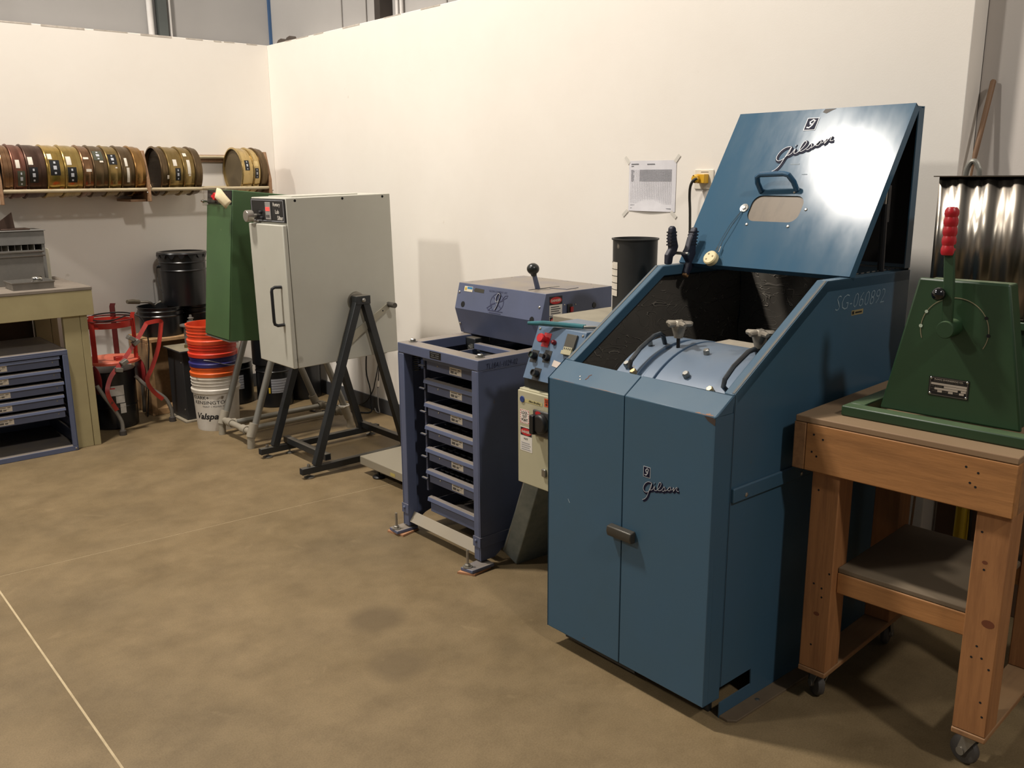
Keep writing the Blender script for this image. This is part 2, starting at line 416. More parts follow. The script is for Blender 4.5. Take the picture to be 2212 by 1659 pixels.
# ------------------------------------------------------------------ tumbling mill (large blue machine)
mill = thing('tumbling_mill', 'large blue floor mill with its hinged hood propped open and double doors in front', 'machine', (2.0484, 1.4020, 0), math.radians(-0.918))
W_ = 0.672
side = [(0.0, 0.0), (0.945, 0.0), (0.945, 1.281), (0.432, 1.2834), (-0.004, 1.003), (-0.004, 0.068), (0.0, 0.068)]
side_r = [(0.0, 0.0), (0.945, 0.0), (0.945, 1.281), (0.432, 1.2834), (-0.004, 1.003), (-0.004, 0.112), (0.003, 0.112), (0.153, 0.108), (0.158, 0.052), (0.003, 0.050)]
side_r = [(0.945,0.0),(0.945,1.281),(0.432,1.2834),(-0.004,1.003),(-0.004,0.104),(0.153,0.106),(0.156,0.052),(0.0,0.05),(0.0,0.0)]
b = B(); b.prism(side_r, 'y', 0.0, 0.004); b.build('side_panel', CBLUE, mill, smooth=False)
b = B(); b.prism(side, 'y', W_-0.004, W_); b.build('side_panel', CBLUE, mill, smooth=False)
# rims folded in along slope and top
for (ya, yb) in ((0.0, 0.036), (W_-0.036, W_)):
    b = B(); b.prism([(-0.004,1.003),(0.432,1.2834),(0.945,1.281),(0.945,1.245),(0.440,1.2475),(0.012,0.974)], 'y', ya, yb)
    o = b.build('rim', CBLUE, mill, bev=0.003)
RUB = mat('rim_worn_strip', (98,96,90), 0.7, col2=(66,88,106), scale=18, amt=0.9)
for ya in (0.003, W_-0.012):
    b = B(); b.prism([(0.0,1.0062),(0.43,1.2829),(0.43,1.2838),(0.0,1.0072)], 'y', ya, ya+0.008); b.build('worn_strip', RUB, mill, smooth=False)
B().box(0.941, 0.945, 0.004, W_-0.004, 0.0, 1.28).build('back_panel', CBLUE, mill, smooth=False)
# black lining : inner faces
def lining(name, grid):
    """crumpled quilted sheet through a grid of points (rows of (x,y,z), normal offset noise)"""
    rows = len(grid); cols = len(grid[0]); b = B(); vv = [[b.V(p) for p in r] for r in grid]
    for i in range(rows-1):
        for j in range(cols-1): b.face([vv[i][j], vv[i][j+1], vv[i+1][j+1], vv[i+1][j]])
    return b.build(name, FOAMQ, mill, ang=180)
def foam_mat():
    m = mat('quilted_foam', (74,70,64), 0.75, col2=(86,81,73), scale=6, spec=0.3)
    nt = m.node_tree; N = nt.nodes; L = nt.links; b = N['Principled BSDF']
    tc = N.new('ShaderNodeTexCoord'); base = b.inputs['Base Color'].links[0].from_socket; tot = None
    for sc, k, rz, w in ((6.5, (1,1,2.4), 0.35, 0.010), (9, (1.0,1.0,1.4), -0.6, 0.008)):
        mp = N.new('ShaderNodeMapping'); mp.inputs['Scale'].default_value = k; mp.inputs['Rotation'].default_value = (0, rz, 0); mp.inputs['Location'].default_value = (rz*3, 0, 0)
        L.new(tc.outputs['Object'], mp.inputs[0])
        ns = N.new('ShaderNodeTexNoise'); ns.inputs['Scale'].default_value = sc; ns.inputs['Detail'].default_value = 2; ns.inputs['Distortion'].default_value = 0.8
        L.new(mp.outputs[0], ns.inputs[0])
        a = N.new('ShaderNodeMath'); a.operation = 'SUBTRACT'; a.inputs[1].default_value = 0.5; L.new(ns.outputs[0], a.inputs[0])
        ab = N.new('ShaderNodeMath'); ab.operation = 'ABSOLUTE'; L.new(a.outputs[0], ab.inputs[0])
        rp = N.new('ShaderNodeMapRange'); rp.interpolation_type = 'SMOOTHSTEP'; rp.inputs[1].default_value = 0.0; rp.inputs[2].default_value = w; rp.inputs[3].default_value = 1; rp.inputs[4].default_value = 0
        L.new(ab.outputs[0], rp.inputs[0])
        if tot is None: tot = rp.outputs[0]
        else:
            mm = N.new('ShaderNodeMath'); mm.operation = 'MAXIMUM'; L.new(tot, mm.inputs[0]); L.new(rp.outputs[0], mm.inputs[1]); tot = mm.outputs[0]
    mx = N.new('ShaderNodeMix'); mx.data_type = 'RGBA'; f = N.new('ShaderNodeMath'); f.operation = 'MULTIPLY'; f.inputs[1].default_value = 0.55
    L.new(tot, f.inputs[0]); L.new(f.outputs[0], mx.inputs[0]); L.new(base, mx.inputs[6]); mx.inputs[7].default_value = lin((146,138,126)); L.new(mx.outputs[2], b.inputs['Base Color'])
    bp = N.new('ShaderNodeBump'); bp.inputs['Strength'].default_value = 0.8; bp.inputs['Distance'].default_value = 0.006
    L.new(tot, bp.inputs['Height']); L.new(bp.outputs[0], b.inputs['Normal'])
    return m
FOAMQ = foam_mat()
def wav(a, c): return 0.004*math.sin(a*31+c*17) + 0.003*math.sin(c*43-a*13)
def zs(x): return 1.240 if x > 0.44 else 0.965 + (x-0.012)*0.64
xs = [0.012 + i*(0.925-0.012)/30 for i in range(31)]
lining('left_lining', [[(x, W_-0.012+wav(x, k/14), 0.66+(zs(x)-0.66)*k/14) for x in xs] for k in range(15)])
lining('right_lining', [[(x, 0.010+abs(wav(x, k/8))*0.5, 0.66+(zs(x)-0.66)*k/8) for x in xs] for k in range(9)])
lining('back_lining', [[(0.925+wav(k/10, y/20), 0.012+(W_-0.026)*y/20, 0.66+0.58*k/10) for y in range(21)] for k in range(11)])
B().box(0.0, 0.925, 0.012, W_-0.014, 0.655, 0.66).build('inner_floor', FOAM, mill, smooth=False)
# doors with the slanted top flange
for (ya, yb, nm) in ((0.0, 0.3345, 'door'), (0.3375, W_, 'door')):
    b = B(); b.prism([(-0.083,0.068),(-0.083,0.953),(-0.0065,1.0035),(-0.0065,0.99),(-0.06,0.955),(-0.06,0.068)], 'y', ya, yb)
    b.box(-0.083, -0.004, ya if ya == 0 else yb-0.004, ya+0.004 if ya == 0 else yb, 0.068, 0.952)
    if ya == 0: b.prism([(-0.083,0.952),(-0.0065,1.0035),(-0.0065,0.952)], 'y', 0, 0.004)
    else: b.prism([(-0.083,0.952),(-0.0065,1.0035),(-0.0065,0.952)], 'y', yb-0.004, yb)
    d = b.build(nm, CBLUE, mill, bev=0.0025)
    if ya == 0:
        # emblem and script logo
        M = onx(-0.0832, 0.2535, 0.716)
        em = decal(0.0275, 0.034, SILV, d, M, 'emblem')
        LOGO_DOOR = d
door_r = LOGO_DOOR
def emblem(par, M, w, h):
    decal(w, h, SILV, par, M, 'emblem', t=0.0003)
    M2 = M @ T(0.06*w, 0.05*h, 0.0004); decal(0.88*w, 0.9*h, NAVY, par, M2, 'emblem_field', t=0.0002)
    pts = [(0.78,0.72),(0.55,0.84),(0.34,0.66),(0.42,0.48),(0.62,0.52),(0.74,0.8),(0.6,0.4),(0.42,0.2),(0.2,0.24)]
    b = B(M @ T(0, 0, 0.0008)); b.band([(x*w, y*h, 0) for x, y in pts], 0.0002, w*0.11, (0,0,1)); b.build('emblem_letter', SILV, par, smooth=False)
bpy.data.objects.remove(em)
emblem(door_r, onx(-0.0832, 0.2535, 0.7205), 0.0275, 0.0335)
STROKES = [[(0.0324,0.0183),(0.0193,0.0173),(0.0081,0.0086),(0.002,-0.0037),(0.0035,-0.013),(0.0114,-0.017),(0.0228,-0.0116),(0.0314,0.0023),(0.0341,0.0174),(0.0272,-0.0008),(0.0211,-0.0178),(0.0151,-0.0315),(0.0069,-0.0402),(-0.0007,-0.0437)],
 [(0.0298,-0.0058),(0.0379,-0.0017),(0.0453,0.0099),(0.0443,-0.0009),(0.0521,-0.0013),(0.0634,0.01),(0.0699,0.0231),(0.0644,0.0273),(0.0585,0.0153),(0.0573,0.0036),(0.0638,0.0011),(0.074,0.0081),(0.081,0.018),(0.085,0.0111),(0.0793,0.0035),(0.0742,0.004)],
 [(0.0852,0.0058),(0.0957,0.0149),(0.1029,0.0231),(0.1062,0.0197),(0.1027,0.0117),(0.0961,0.0107),(0.0963,0.017),(0.1011,0.0215)],
 [(0.1071,0.0152),(0.1127,0.0186),(0.1173,0.0259),(0.1156,0.0128),(0.1241,0.0254),(0.1294,0.0287),(0.1276,0.0189),(0.1357,0.0183)],
 [(0.0428,0.0202),(0.0449,0.0193)]]
def smooth_path(P, k=4):
    out = []
    for i in range(len(P)-1):
        p0 = Vector(P[max(i-1,0)]); p1 = Vector(P[i]); p2 = Vector(P[i+1]); p3 = Vector(P[min(i+2,len(P)-1)])
        for j in range(k):
            t = j/k; out.append(0.5*((2*p1)+(p2-p0)*t+(2*p0-5*p1+4*p2-p3)*t*t+(3*p1-p0-3*p2+p3)*t**3))
    out.append(Vector(P[-1])); return out
def script_logo(par, M, s, flip=1):
    for nm, m, wd, off, z in (('script_lettering', NAVY, 0.0076, (0.0013,-0.0014), 0.0003), ('script_highlight', SILV, 0.0013, (-0.0012,0.0014), 0.0008)):
        b = B(M @ T(0, 0, z))
        for st in STROKES:
            q = smooth_path([(x+off[0], y+off[1], 0) for x, y in st])
            b.band([v*s for v in q], 0.0003, wd*s, (0,0,1))
        b.build(nm, m, par, smooth=False)
script_logo(door_r, onx(-0.0832, 0.252, 0.690), 1.0)
# latch
LAT = mat('latch_bronze', (72,70,64), 0.45, 0.5, col2=(70,64,56), scale=12)
b = B(); b.prism([(-0.083,0.498),(-0.104,0.500),(-0.109,0.516),(-0.106,0.533),(-0.083,0.536)], 'y', 0.278, 0.378); b.build('latch', LAT, mill, bev=0.003)
for yy in (0.62, 0.06): B().box(-0.0, 0.018, yy-0.02, yy+0.02, 0.0, 0.066).build('foot', BLK_TUBE, mill, bev=0.002)
B().box(-0.045, 0.0, 0.30, 0.62, 0.030, 0.038).build('crossbar', BLK_TUBE, mill)
# base plate
PL = mat('base_plate_steel', (112,96,76), 0.6, 0.1, col2=(98,84,66), scale=8)
b = B(); b.prism([(0.0,-0.03),(0.02,-0.05),(0.945,-0.05),(0.945,0.0),(0.0,0.0)], 'z', 0.0, 0.008); b.build('base_plate', PL, mill, bev=0.001)
screw(mill, T(0.16, -0.025, 0.008), 0.008)
# raised rib + screws on the right side
b = B(); b.box(0.003, 0.40, -0.010, 0.0005, 0.686, 0.729); b.build('rib', CBLUE, mill, bev=0.003)
for xx in (0.0627, 0.3458): screw(mill, ony(xx, -0.0105, 0.700), 0.007, ZINC)
B().box(-0.0015, 0.0, -0.0006, 0.0004, 0.104, 1.0).build('seam', DARK, mill, smooth=False)
b = B(); b.tube([(0.455, -0.001, 0.60), (0.47, -0.02, 0.64), (0.462, -0.018, 0.70)], 0.004, 6); b.build('side_hook', BLK_MET, mill)
CHALK = mat('pencil_writing', (130,150,162), 0.7)
text('SG-060892', 0.30, 0.047, CHALK, mill, ony(0.487, -0.0003, 1.186), 'handwriting', shear=0.25, bold=-0.022)
decal(0.07, 0.016, mat('tag_tan', (150,136,96), 0.5), mill, ony(0.585, -0.0003, 1.163), 'asset_tag')
lines([(0.003,0.003,0.012,0.010),(0.022,0.005,0.04,0.005)], INK, mill, ony(0.585,-0.0003,1.163))
# slot on the top flange of the left door
fu, fv = Vector((0,-1,0)), Vector((0.0765,0,0.0505)).normalized()
MF = frame((-0.083+0.0003, 0.672, 0.953), fu, fv)
MF = MF @ T(0, 0, 0.0006)
b = B(MF); b.band([(0.148,0.025,0.0),(0.153,0.035,0),(0.150,0.043,0),(0.157,0.050,0)], 0.0004, 0.0035, (0,0,1)); b.build('keyhole', mat('rust', (104,62,40), 0.8), mill, smooth=False)
for a, c in ((0.118,0.034),(0.128,0.022)): screw(mill, MF @ T(a, c, 0), 0.003, ZINC, h=0.001)
RUST = mat('rust_wear', (150,104,78), 0.75, col2=(120,110,98), scale=30)
for (a0, a1, c0, c1) in ((0.60,0.655,0.001,0.006),(0.635,0.66,0.004,0.010),(0.02,0.12,0.0005,0.002),(0.19,0.30,0.0005,0.002)):
    b = B(MF); n = 8; pts = [(a0+(a1-a0)*i/n, c0*0.5, 0) for i in range(n+1)] + [(a0+(a1-a0)*(n-i)/n, c0+(c1-c0)*random.random(), 0) for i in range(n+1)]
    b.poly(pts); b.build('rust_patch', RUST, mill, smooth=False)
b = B(onx(-0.0836, 0.06, 0.925)); b.poly([(0.034,0.014,0),(0.058,0.004,0),(0.0595,0.026,0),(0.02,0.026,0)]); b.build('rust_patch', mat('dark_rust', (66,52,44), 0.7), mill, smooth=False)
b = B(onx(-0.0836, 0.575, 0.548)); b.band([(0,0.012,0),(0.004,0.006,0),(0.008,0.0,0)], 0.0002, 0.0016, (0,0,1)); b.build('paint_chip', mat('chip_pale', (170,186,190), 0.6), mill, smooth=False)
# drum cover
dc, dz, dr = 0.27, 0.72, 0.345
def arc(r, a0, a1, n): return [(dc+r*math.cos(math.radians(a0+(a1-a0)*i/n)), dz+r*math.sin(math.radians(a0+(a1-a0)*i/n))) for i in range(n+1)]
def cover(name, ra, ya, yb, a0, a1, m, th=0.02, bev=0.002):
    o1 = arc(ra, a0, a1, 28); o2 = arc(ra-th, a1, a0, 28)
    b = B(); n = len(o1)
    A = [(b.V((x, ya, z)), b.V((x, yb, z))) for x, z in o1]; C = [(b.V((x, ya, z)), b.V((x, yb, z))) for x, z in reversed(o2)]
    for i in range(n-1):
        b.face([A[i][0],A[i+1][0],A[i+1][1],A[i][1]]); b.face([C[i][0],C[i][1],C[i+1][1],C[i+1][0]])
        b.face([A[i][0],C[i][0],C[i+1][0],A[i+1][0]]); b.face([A[i][1],A[i+1][1],C[i+1][1],C[i][1]])
    b.face([A[0][0],A[0][1],C[0][1],C[0][0]]); b.face([A[-1][0],C[-1][0],C[-1][1],A[-1][1]])
    return b.build(name, m, mill, bev=bev)
cover('drum', dr-0.004, 0.045, 0.485, 0, 180, CBLUE_IN, th=0.05)
cover('drum_band', dr+0.008, 0.335, 0.375, 60, 165, CBLUE_IN)
cover('drum_end_band', dr+0.004, 0.405, 0.490, 60, 165, CBLUE_IN)
cover('drum_cover', dr+0.006, 0.05, 0.328, 78, 160, CBLUE_IN, th=0.012)
DUSTY = mat('dusty_ledge', (164,152,132), 0.8, col2=(128,124,116), scale=16)
B().box(0.30, 0.42, 0.05, 0.335, 1.052, 1.064).build('drum_ledge', DUSTY, mill, bev=0.003)
CASTM = mat('cast_knob', (150,142,128), 0.45, 0.5, col2=(120,114,104), scale=20)
for (kx, ky) in ((0.185, 0.357), (0.225, 0.085)):
    zt = 1.150
    b = B(T(kx, ky, 0)); b.lathe([(0.0,zt),(0.012,zt),(0.020,zt-0.006),(0.024,zt-0.016),(0.021,zt-0.030),(0.016,zt-0.046),(0.014,zt-0.056),(0,zt-0.056)], 16)
    for k in range(5):
        a = k*2*PI/5+0.5; u = Vector((math.cos(a), math.sin(a), 0)); b.tube([u*0.008+Vector((0,0,zt-0.012)), u*0.026+Vector((0,0,zt-0.011)), u*0.038+Vector((0,0,zt-0.011)), u*0.043+Vector((0,0,zt-0.012))], [0.0115,0.009,0.0085,0.006], 8)
    k_ = b.build('star_knob', CASTM, mill)
    B().cyl((kx, ky, zt-0.05), (kx, ky, 1.052), 0.006, n=8).build('stud', BLK_MET, k_)
HND = mat('handle_bare_steel', (58,54,50), 0.3, 0.6, col2=(78,92,104), scale=9)
def pol(a, r): return dc+r*math.cos(math.radians(a)), dz+r*math.sin(math.radians(a))
for yy in (0.425, 0.068):
    p = [pol(128, dr), pol(129, dr+0.028), pol(126.5, dr+0.040), pol(119, dr+0.046), pol(108, dr+0.050), pol(104, dr+0.046), pol(102, dr+0.034), pol(101, dr)]
    B().tube([(x, yy, z) for x, z in p], 0.0075, 10).build('handle', HND, mill)
for (a, yy, r, m) in ((105, 0.240, 0.010, STEEL), (125, 0.225, 0.011, STEEL), (126, 0.458, 0.011, STEEL), (106, 0.462, 0.009, STEEL)):
    x, z = pol(a, dr+0.005); n = Vector((math.cos(math.radians(a)), 0, math.sin(math.radians(a))))
    bolt(mill, frame((x, yy, z), (0,1,0), n.cross(Vector((0,1,0)))), r, 0.018, m, washer=False)
BRS = mat('brass_nut', (184,160,116), 0.4, 0.7)
for (yy, a) in ((0.412, 130), (0.112, 131)):
    x, z = pol(a, dr+0.006); n = Vector((math.cos(math.radians(a)), 0, math.sin(math.radians(a))))
    bolt(mill, frame((x, yy, z), (0,1,0), n.cross(Vector((0,1,0)))), 0.011, 0.018, BRS, 'hex_nut', washer=False)
# hood : sloping lid + upright rear panel
L0 = Vector((0.5563, 0, 1.2868)); Lu = Vector((0.326, 0, 0.527)).normalized()
ML = frame(L0 + Vector((0, 0.668, 0)), (0,-1,0), Lu)     # u to the right, v up the lid, n outwards
wl, hl = 0.668, 0.620
b = B(ML)
rx0, rx1, ry0, ry1 = 0.207, 0.41, 0.178, 0.279
def rrect(x0, x1, y0, y1, r, n=6):
    out = []
    for cx, cy, a in ((x1-r, y1-r, 0), (x0+r, y1-r, 90), (x0+r, y0+r, 180), (x1-r, y0+r, 270)):
        out += [(cx+r*math.cos(math.radians(a+90*i/n)), cy+r*math.sin(math.radians(a+90*i/n))) for i in range(n+1)]
    return out
# sheet with a rounded window hole: bridge between outer rectangle points and hole
hole = rrect(rx0, rx1, ry0, ry1, 0.034)
def outer_pt(x, y):
    cx, cy = (rx0+rx1)/2, (ry0+ry1)/2; dx, dy = x-cx, y-cy; t = 1e9
    if dx > 1e-9: t = min(t, (wl-cx)/dx)
    if dx < -1e-9: t = min(t, (0-cx)/dx)
    if dy > 1e-9: t = min(t, (hl-cy)/dy)
    if dy < -1e-9: t = min(t, (0-cy)/dy)
    return (cx+dx*t, cy+dy*t)
cx, cy = (rx0+rx1)/2, (ry0+ry1)/2
for (px_, py_) in ((0,0),(wl,0),(wl,hl),(0,hl)):
    pass
angs = sorted([(math.atan2(y-cy, x-cx), x, y, 0) for x, y in hole] + [(math.atan2(y-cy, x-cx), x, y, 1) for x, y in ((0,0),(wl,0),(wl,hl),(0,hl))])
def hole_at(a):
    # intersect ray with hole polygon
    d = Vector((math.cos(a), math.sin(a))); best = None
    for i in range(len(hole)):
        p, q = Vector(hole[i]), Vector(hole[(i+1) % len(hole)]); e = q-p; den = d.x*e.y-d.y*e.x
        if abs(den) < 1e-12: continue
        w0 = p-Vector((cx, cy)); t = (w0.x*e.y-w0.y*e.x)/den; s = (w0.x*d.y-w0.y*d.x)/den
        if t > 0 and -1e-6 <= s <= 1+1e-6 and (best is None or t < best): best = t
    return (cx+d.x*best, cy+d.y*best)
ringI, ringO = [], []
for a, x, y, k in angs:
    if k: ringI.append(hole_at(a)); ringO.append((x, y))
    else: ringI.append((x, y)); ringO.append(outer_pt(x, y))
for z in (0.0, -0.004):
    I = [b.V((x, y, z)) for x, y in ringI]; O = [b.V((x, y, z)) for x, y in ringO]
    n = len(I)
    for i in range(n): b.face([I[i], O[i], O[(i+1) % n], I[(i+1) % n]])
b.box(0, 0.004, 0, hl, -0.03, -0.0005); b.box(wl-0.004, wl, 0, hl, -0.03, -0.0005); b.box(0, wl, 0, 0.004, -0.03, -0.0005); b.box(0, wl, hl-0.004, hl, -0.02, -0.0005)
lid = b.build('hood_lid', mat('hood_blue_paint', (60,91,114), 0.15, col2=(61,89,108), scale=4, stretch=(1.2,2.2,0.7), bump=0.012, bscale=7, amt=0.4, spec=0.17, rvar=0.035, spot=(92,96,92), spot_scale=14, spot_thr=0.75), mill, ang=30)
for z in ():
    pass
b = B(ML); b.prism(rrect(rx0-0.012, rx1+0.012, ry0-0.012, ry1+0.012, 0.04), 'z', -0.010, -0.0045)
b.build('lid_window', mat('dusty_window', (112,99,82), 0.4, spec=0.2, col2=(92,82,68), scale=7, amt=0.9, stretch=(1,2.4,1)), lid, smooth=False)
MN = ML @ T(0, 0, 0)
hb = B(MN); hb.tube([(0.227,0.294,0.0),(0.222,0.31,0.03),(0.226,0.322,0.05),(0.24,0.328,0.055),(0.33,0.331,0.055),(0.348,0.328,0.052),(0.362,0.315,0.03),(0.366,0.300,0.0)], 0.0095, 10)
hb.build('lid_handle', mat('handle_blue_gloss', (38,84,116), 0.2, spec=0.8), lid)
for (a, c) in ((0.224,0.294),(0.428,0.228),(0.386,0.163),(0.222,0.164),(0.36,0.293)): screw(lid, ML @ T(a, c, 0.0005), 0.0055, ZINC)
b = B(ML); b.lathe([(0,0.006),(0.006,0.006),(0.007,0.003),(0.016,0.0035),(0.017,0.001),(0,0)], 20, at=(0.186,0.227,0)); b.build('pivot_washer', CHROME, lid)
emblem(lid, ML @ T(0.296, 0.535, 0.001), 0.046, 0.050)
script_logo(lid, ML @ T(0.232, 0.437, 0.001) @ Matrix.Rotation(math.radians(7), 4, 'Z'), 1.5)
GRIME = mat('lid_grime', (70,62,54), 0.6)
b = B(ML); b.poly([(0.345,hl-0.014,0.0006),(0.36,hl-0.02,0.0006),(0.376,hl-0.01,0.0006),(0.392,hl-0.002,0.0006),(0.35,hl-0.002,0.0006)]); b.build('grime_patch', GRIME, lid, smooth=False)
lines([(0.30,0.40,0.035,0.004),(0.36,0.36,0.02,0.003)], mat('scuff', (92,112,124), 0.5), lid, ML, 'scuff_mark', z0=0.0003)
# hanging ceramic plug on a wire
CER = mat('cream_plastic', (222,206,160), 0.5, col2=(204,186,140), scale=20)
b = B(ML @ T(0.150, 0.014, 0.004)); b.lathe([(0,0.030),(0.022,0.030),(0.026,0.026),(0.026,0.010),(0.020,0.004),(0.018,0.0),(0,0)], 24); pg = b.build('plug_knob', CER, lid)
b = B(ML @ T(0.150, 0.014, 0.0345))
for a in (0.3, 2.1, 3.9): b.disc((0.013*math.cos(a), 0.013*math.sin(a), 0), (0,0,1), 0.0035, 10)
b.build('knob_holes', mat('tan_holes', (150,132,96), 0.8), pg, smooth=False)
WIRE = mat('thin_wire', (120,130,134), 0.3, 0.8)
b = B(ML); b.tube([(0.186,0.222,0.006),(0.172,0.15,0.012),(0.160,0.09,0.010),(0.156,0.05,0.012),(0.154,0.036,0.02)], 0.0011, 5)
b.tube([(0.183,0.215,0.006),(0.160,0.16,0.006),(0.148,0.10,0.006),(0.146,0.045,0.012)], 0.0009, 5); b.build('wire', WIRE, lid)
b = B(ML); b.box(0.161,0.1645,0.045,0.068,0.010,0.012); b.box(0.146,0.149,0.055,0.07,0.007,0.009); b.build('cotter_pin', CHROME, lid)
# rear upright panel, hinge, gas strut
b = B(); b.box(0.935, 0.941, 0.0, W_, 1.288, 1.806); b.box(0.905, 0.935, 0.0, 0.004, 1.288, 1.80); b.box(0.905, 0.935, W_-0.004, W_, 1.288, 1.80)
b.box(0.88, 0.935, 0.004, W_-0.004, 1.800, 1.806)
hp = b.build('hood_rear_panel', CBLUE, mill, smooth=False)
B().box(0.930, 0.9345, 0.006, W_-0.006, 1.30, 1.79).build('rear_panel_lining', FOAM, hp, smooth=False)
b = B(); b.cyl((0.936, 0.0, 1.2845), (0.936, W_, 1.2845), 0.004, n=8); b.build('piano_hinge', STEEL, mill)
b = B()
for k in range(8): b.box(0.66+k*0.035, 0.66+k*0.035+0.018, 0.0375, 0.0385, 1.283, 1.286)
b.build('hinge_knuckles', ZINC, mill, smooth=False)
b = B(); b.tube([(0.815, 0.036, 1.262), (0.806, 0.036, 1.50)], 0.011, 10); st = b.build('gas_strut', BLK_MET, mill)
B().tube([(0.806, 0.036, 1.50), (0.822, 0.036, 1.70)], 0.005, 8).build('strut_rod', STEEL, st)
B().box(0.812, 0.832, 0.030, 0.044, 1.44, 1.56).build('strut_bracket', BLK_MET, st, bev=0.002)

# ------------------------------------------------------------------ spring clamp on the left rim
cl = thing('spring_clamp', 'black spring clamp biting the left rim of the blue mill', 'clamp', (2.0484, 1.4020, 0), math.radians(-0.918))
CLM = mat('clamp_plastic', (30,32,48), 0.5)
b = B(); b.prism([(0.490,1.412),(0.486,1.374),(0.492,1.340),(0.474,1.318),(0.474,1.2845),(0.498,1.2845),(0.503,1.310),(0.518,1.318),(0.530,1.345),(0.520,1.375),(0.513,1.412),(0.502,1.420)], 'y', 0.650, 0.670)
b.build('jaw_arm', CLM, cl, bev=0.004)
b = B(); b.prism([(0.572,1.412),(0.548,1.371),(0.536,1.340),(0.518,1.318),(0.534,1.303),(0.545,1.290),(0.530,1.252),(0.542,1.2425),(0.571,1.279),(0.583,1.304),(0.577,1.333),(0.585,1.398),(0.582,1.412)], 'y', 0.610, 0.632)
b.build('jaw_arm', CLM, cl, bev=0.004)
B().cyl((0.528, 0.604, 1.322), (0.528, 0.676, 1.322), 0.006, n=10).build('pivot_pin', STEEL, cl)
for k in range(5):
    B().box(0.486, 0.516, 0.6485, 0.6715, 1.350+k*0.011, 1.355+k*0.011).build('grip_rib', mat('grip_dark', (20,20,30), 0.6), cl)
    B().box(0.548+k*0.003, 0.580+k*0.002, 0.6085, 0.6335, 1.350+k*0.011, 1.355+k*0.011).build('grip_rib', mat('grip_dark', (20,20,30), 0.6), cl)
B().prism([(0.526,1.245),(0.54,1.235),(0.550,1.250),(0.538,1.262)], 'y', 0.612, 0.630).build('jaw_pad', mat('pad_tan', (130,96,60), 0.6), cl, bev=0.002)

# ------------------------------------------------------------------ control console, disconnect box, duct
con = thing('control_console', 'sloping blue control panel with red stop button beside the blue mill', 'control panel', (0,0,0))
PB, PT = Vector((2.120, 0, 0.883)), Vector((2.200, 0, 1.068)); CU = (PT-PB).normalized(); PN = (PT-PB).length
b = B(); b.prism([(2.120,0.883),(2.200,1.068),(2.205,1.068),(2.40,1.068),(2.40,0.883)], 'y', 2.120, 2.362); b.build('console_body', CBLUE_IN, con, bev=0.002)
MC = frame((2.120-0.0006, 2.362, 0.883), (0,-1,0), CU)
def cpos(y, z): return 2.362-y, (z-0.883)/(1.068-0.883)*PN
def MCt(y, z): a, c = cpos(y, z); return MC @ T(a, c, 0)
SQ = mat('legend_plate', (36,34,32), 0.5)
b = B(MCt(2.318, 0.998)); b.box(0,0.036,0,0.052,0,0.001); b.build('stop_plate', DRED, con, smooth=False)
b = B(MCt(2.303, 1.022)); b.lathe([(0,0.034),(0.015,0.033),(0.017,0.029),(0.016,0.020),(0.010,0.018),(0.010,0),(0,0)], 20); b.build('stop_button', REDP, con)
b = B(MCt(2.256, 1.018)); b.lathe([(0,0.016),(0.006,0.014),(0.009,0.008),(0.009,0),(0,0)], 16); b.build('indicator_lamp', mat('dark_red_lens', (110,20,30), 0.25), con)
for (y, z, c) in ((2.334, 0.963, (70,92,76)), (2.296, 0.906, (44,42,40))):
    b = B(MCt(y+0.018, z-0.022)); b.box(0,0.034,0,0.045,0,0.001); b.build('legend_plate', SQ, con, smooth=False)
    b = B(MCt(y, z)); b.lathe([(0,0.018),(0.008,0.018),(0.009,0.024),(0.012,0.024),(0.013,0.018),(0.013,0),(0,0)], 20); pb = b.build('push_button', BLACK, con)
    B(MCt(y, z)).disc((0,0,0.0186), (0,0,1), 0.0085, 16).build('button_face', mat('button_face_%d' % c[0], c, 0.4), pb, smooth=False)
b = B(MCt(2.288, 0.948)); b.box(0,0.034,0,0.045,0,0.001); b.build('legend_plate', SQ, con, smooth=False)
b = B(MCt(2.270, 0.966)); b.lathe([(0,0.016),(0.012,0.016),(0.013,0.012),(0.013,0),(0,0)], 20); b.box(-0.018,0.002,-0.006,0.006,0.014,0.026); b.build('selector_switch', BLACK, con)
TIM = mat('timer_beige', (176,168,136), 0.5)
a, c = cpos(2.200, 0.985); b = B(MC @ T(a, c, 0)); b.box(0,0.048,0.022,0.075,0,0.008); tm = b.build('timer', mat('timer_brown', (74,70,60), 0.4), con, bev=0.001)
b = B(MC @ T(a, c, 0)); b.box(0.0,0.048,0.0,0.014,0,0.014); b.box(0.004,0.044,0.014,0.028,0,0.011); b.build('timer_keys', TIM, tm, bev=0.001)
lines([(0.008+k*0.009,0.018,0.004,0.007) for k in range(4)], INK, tm, MC @ T(a, c, 0.0105))
decal(0.042, 0.022, mat('note_white', (206,192,180), 0.7), con, MCt(2.236, 0.942) @ Matrix.Rotation(-0.12, 4, 'Z'), 'sticker', z0=0.0005)
for y, z in ((2.348, 1.056), (2.132, 1.056), (2.135, 0.90)): screw(con, MCt(y, z), 0.005, ZINC)
# bench-like casing behind it carrying the dusty top
CAS = mat('dusty_casing', (146,138,120), 0.7, col2=(126,120,104), scale=10)
b = B(); b.prism([(2.401,1.066),(2.84,1.066),(2.84,0.0),(2.68,0.0),(2.68,0.88),(2.401,0.88)], 'y', 2.10, 2.50); cs = tag(b.build('machine_casing', CAS, bev=0.004), 'dusty beige casing behind the sloping control panel, carrying the black bin', 'casing')
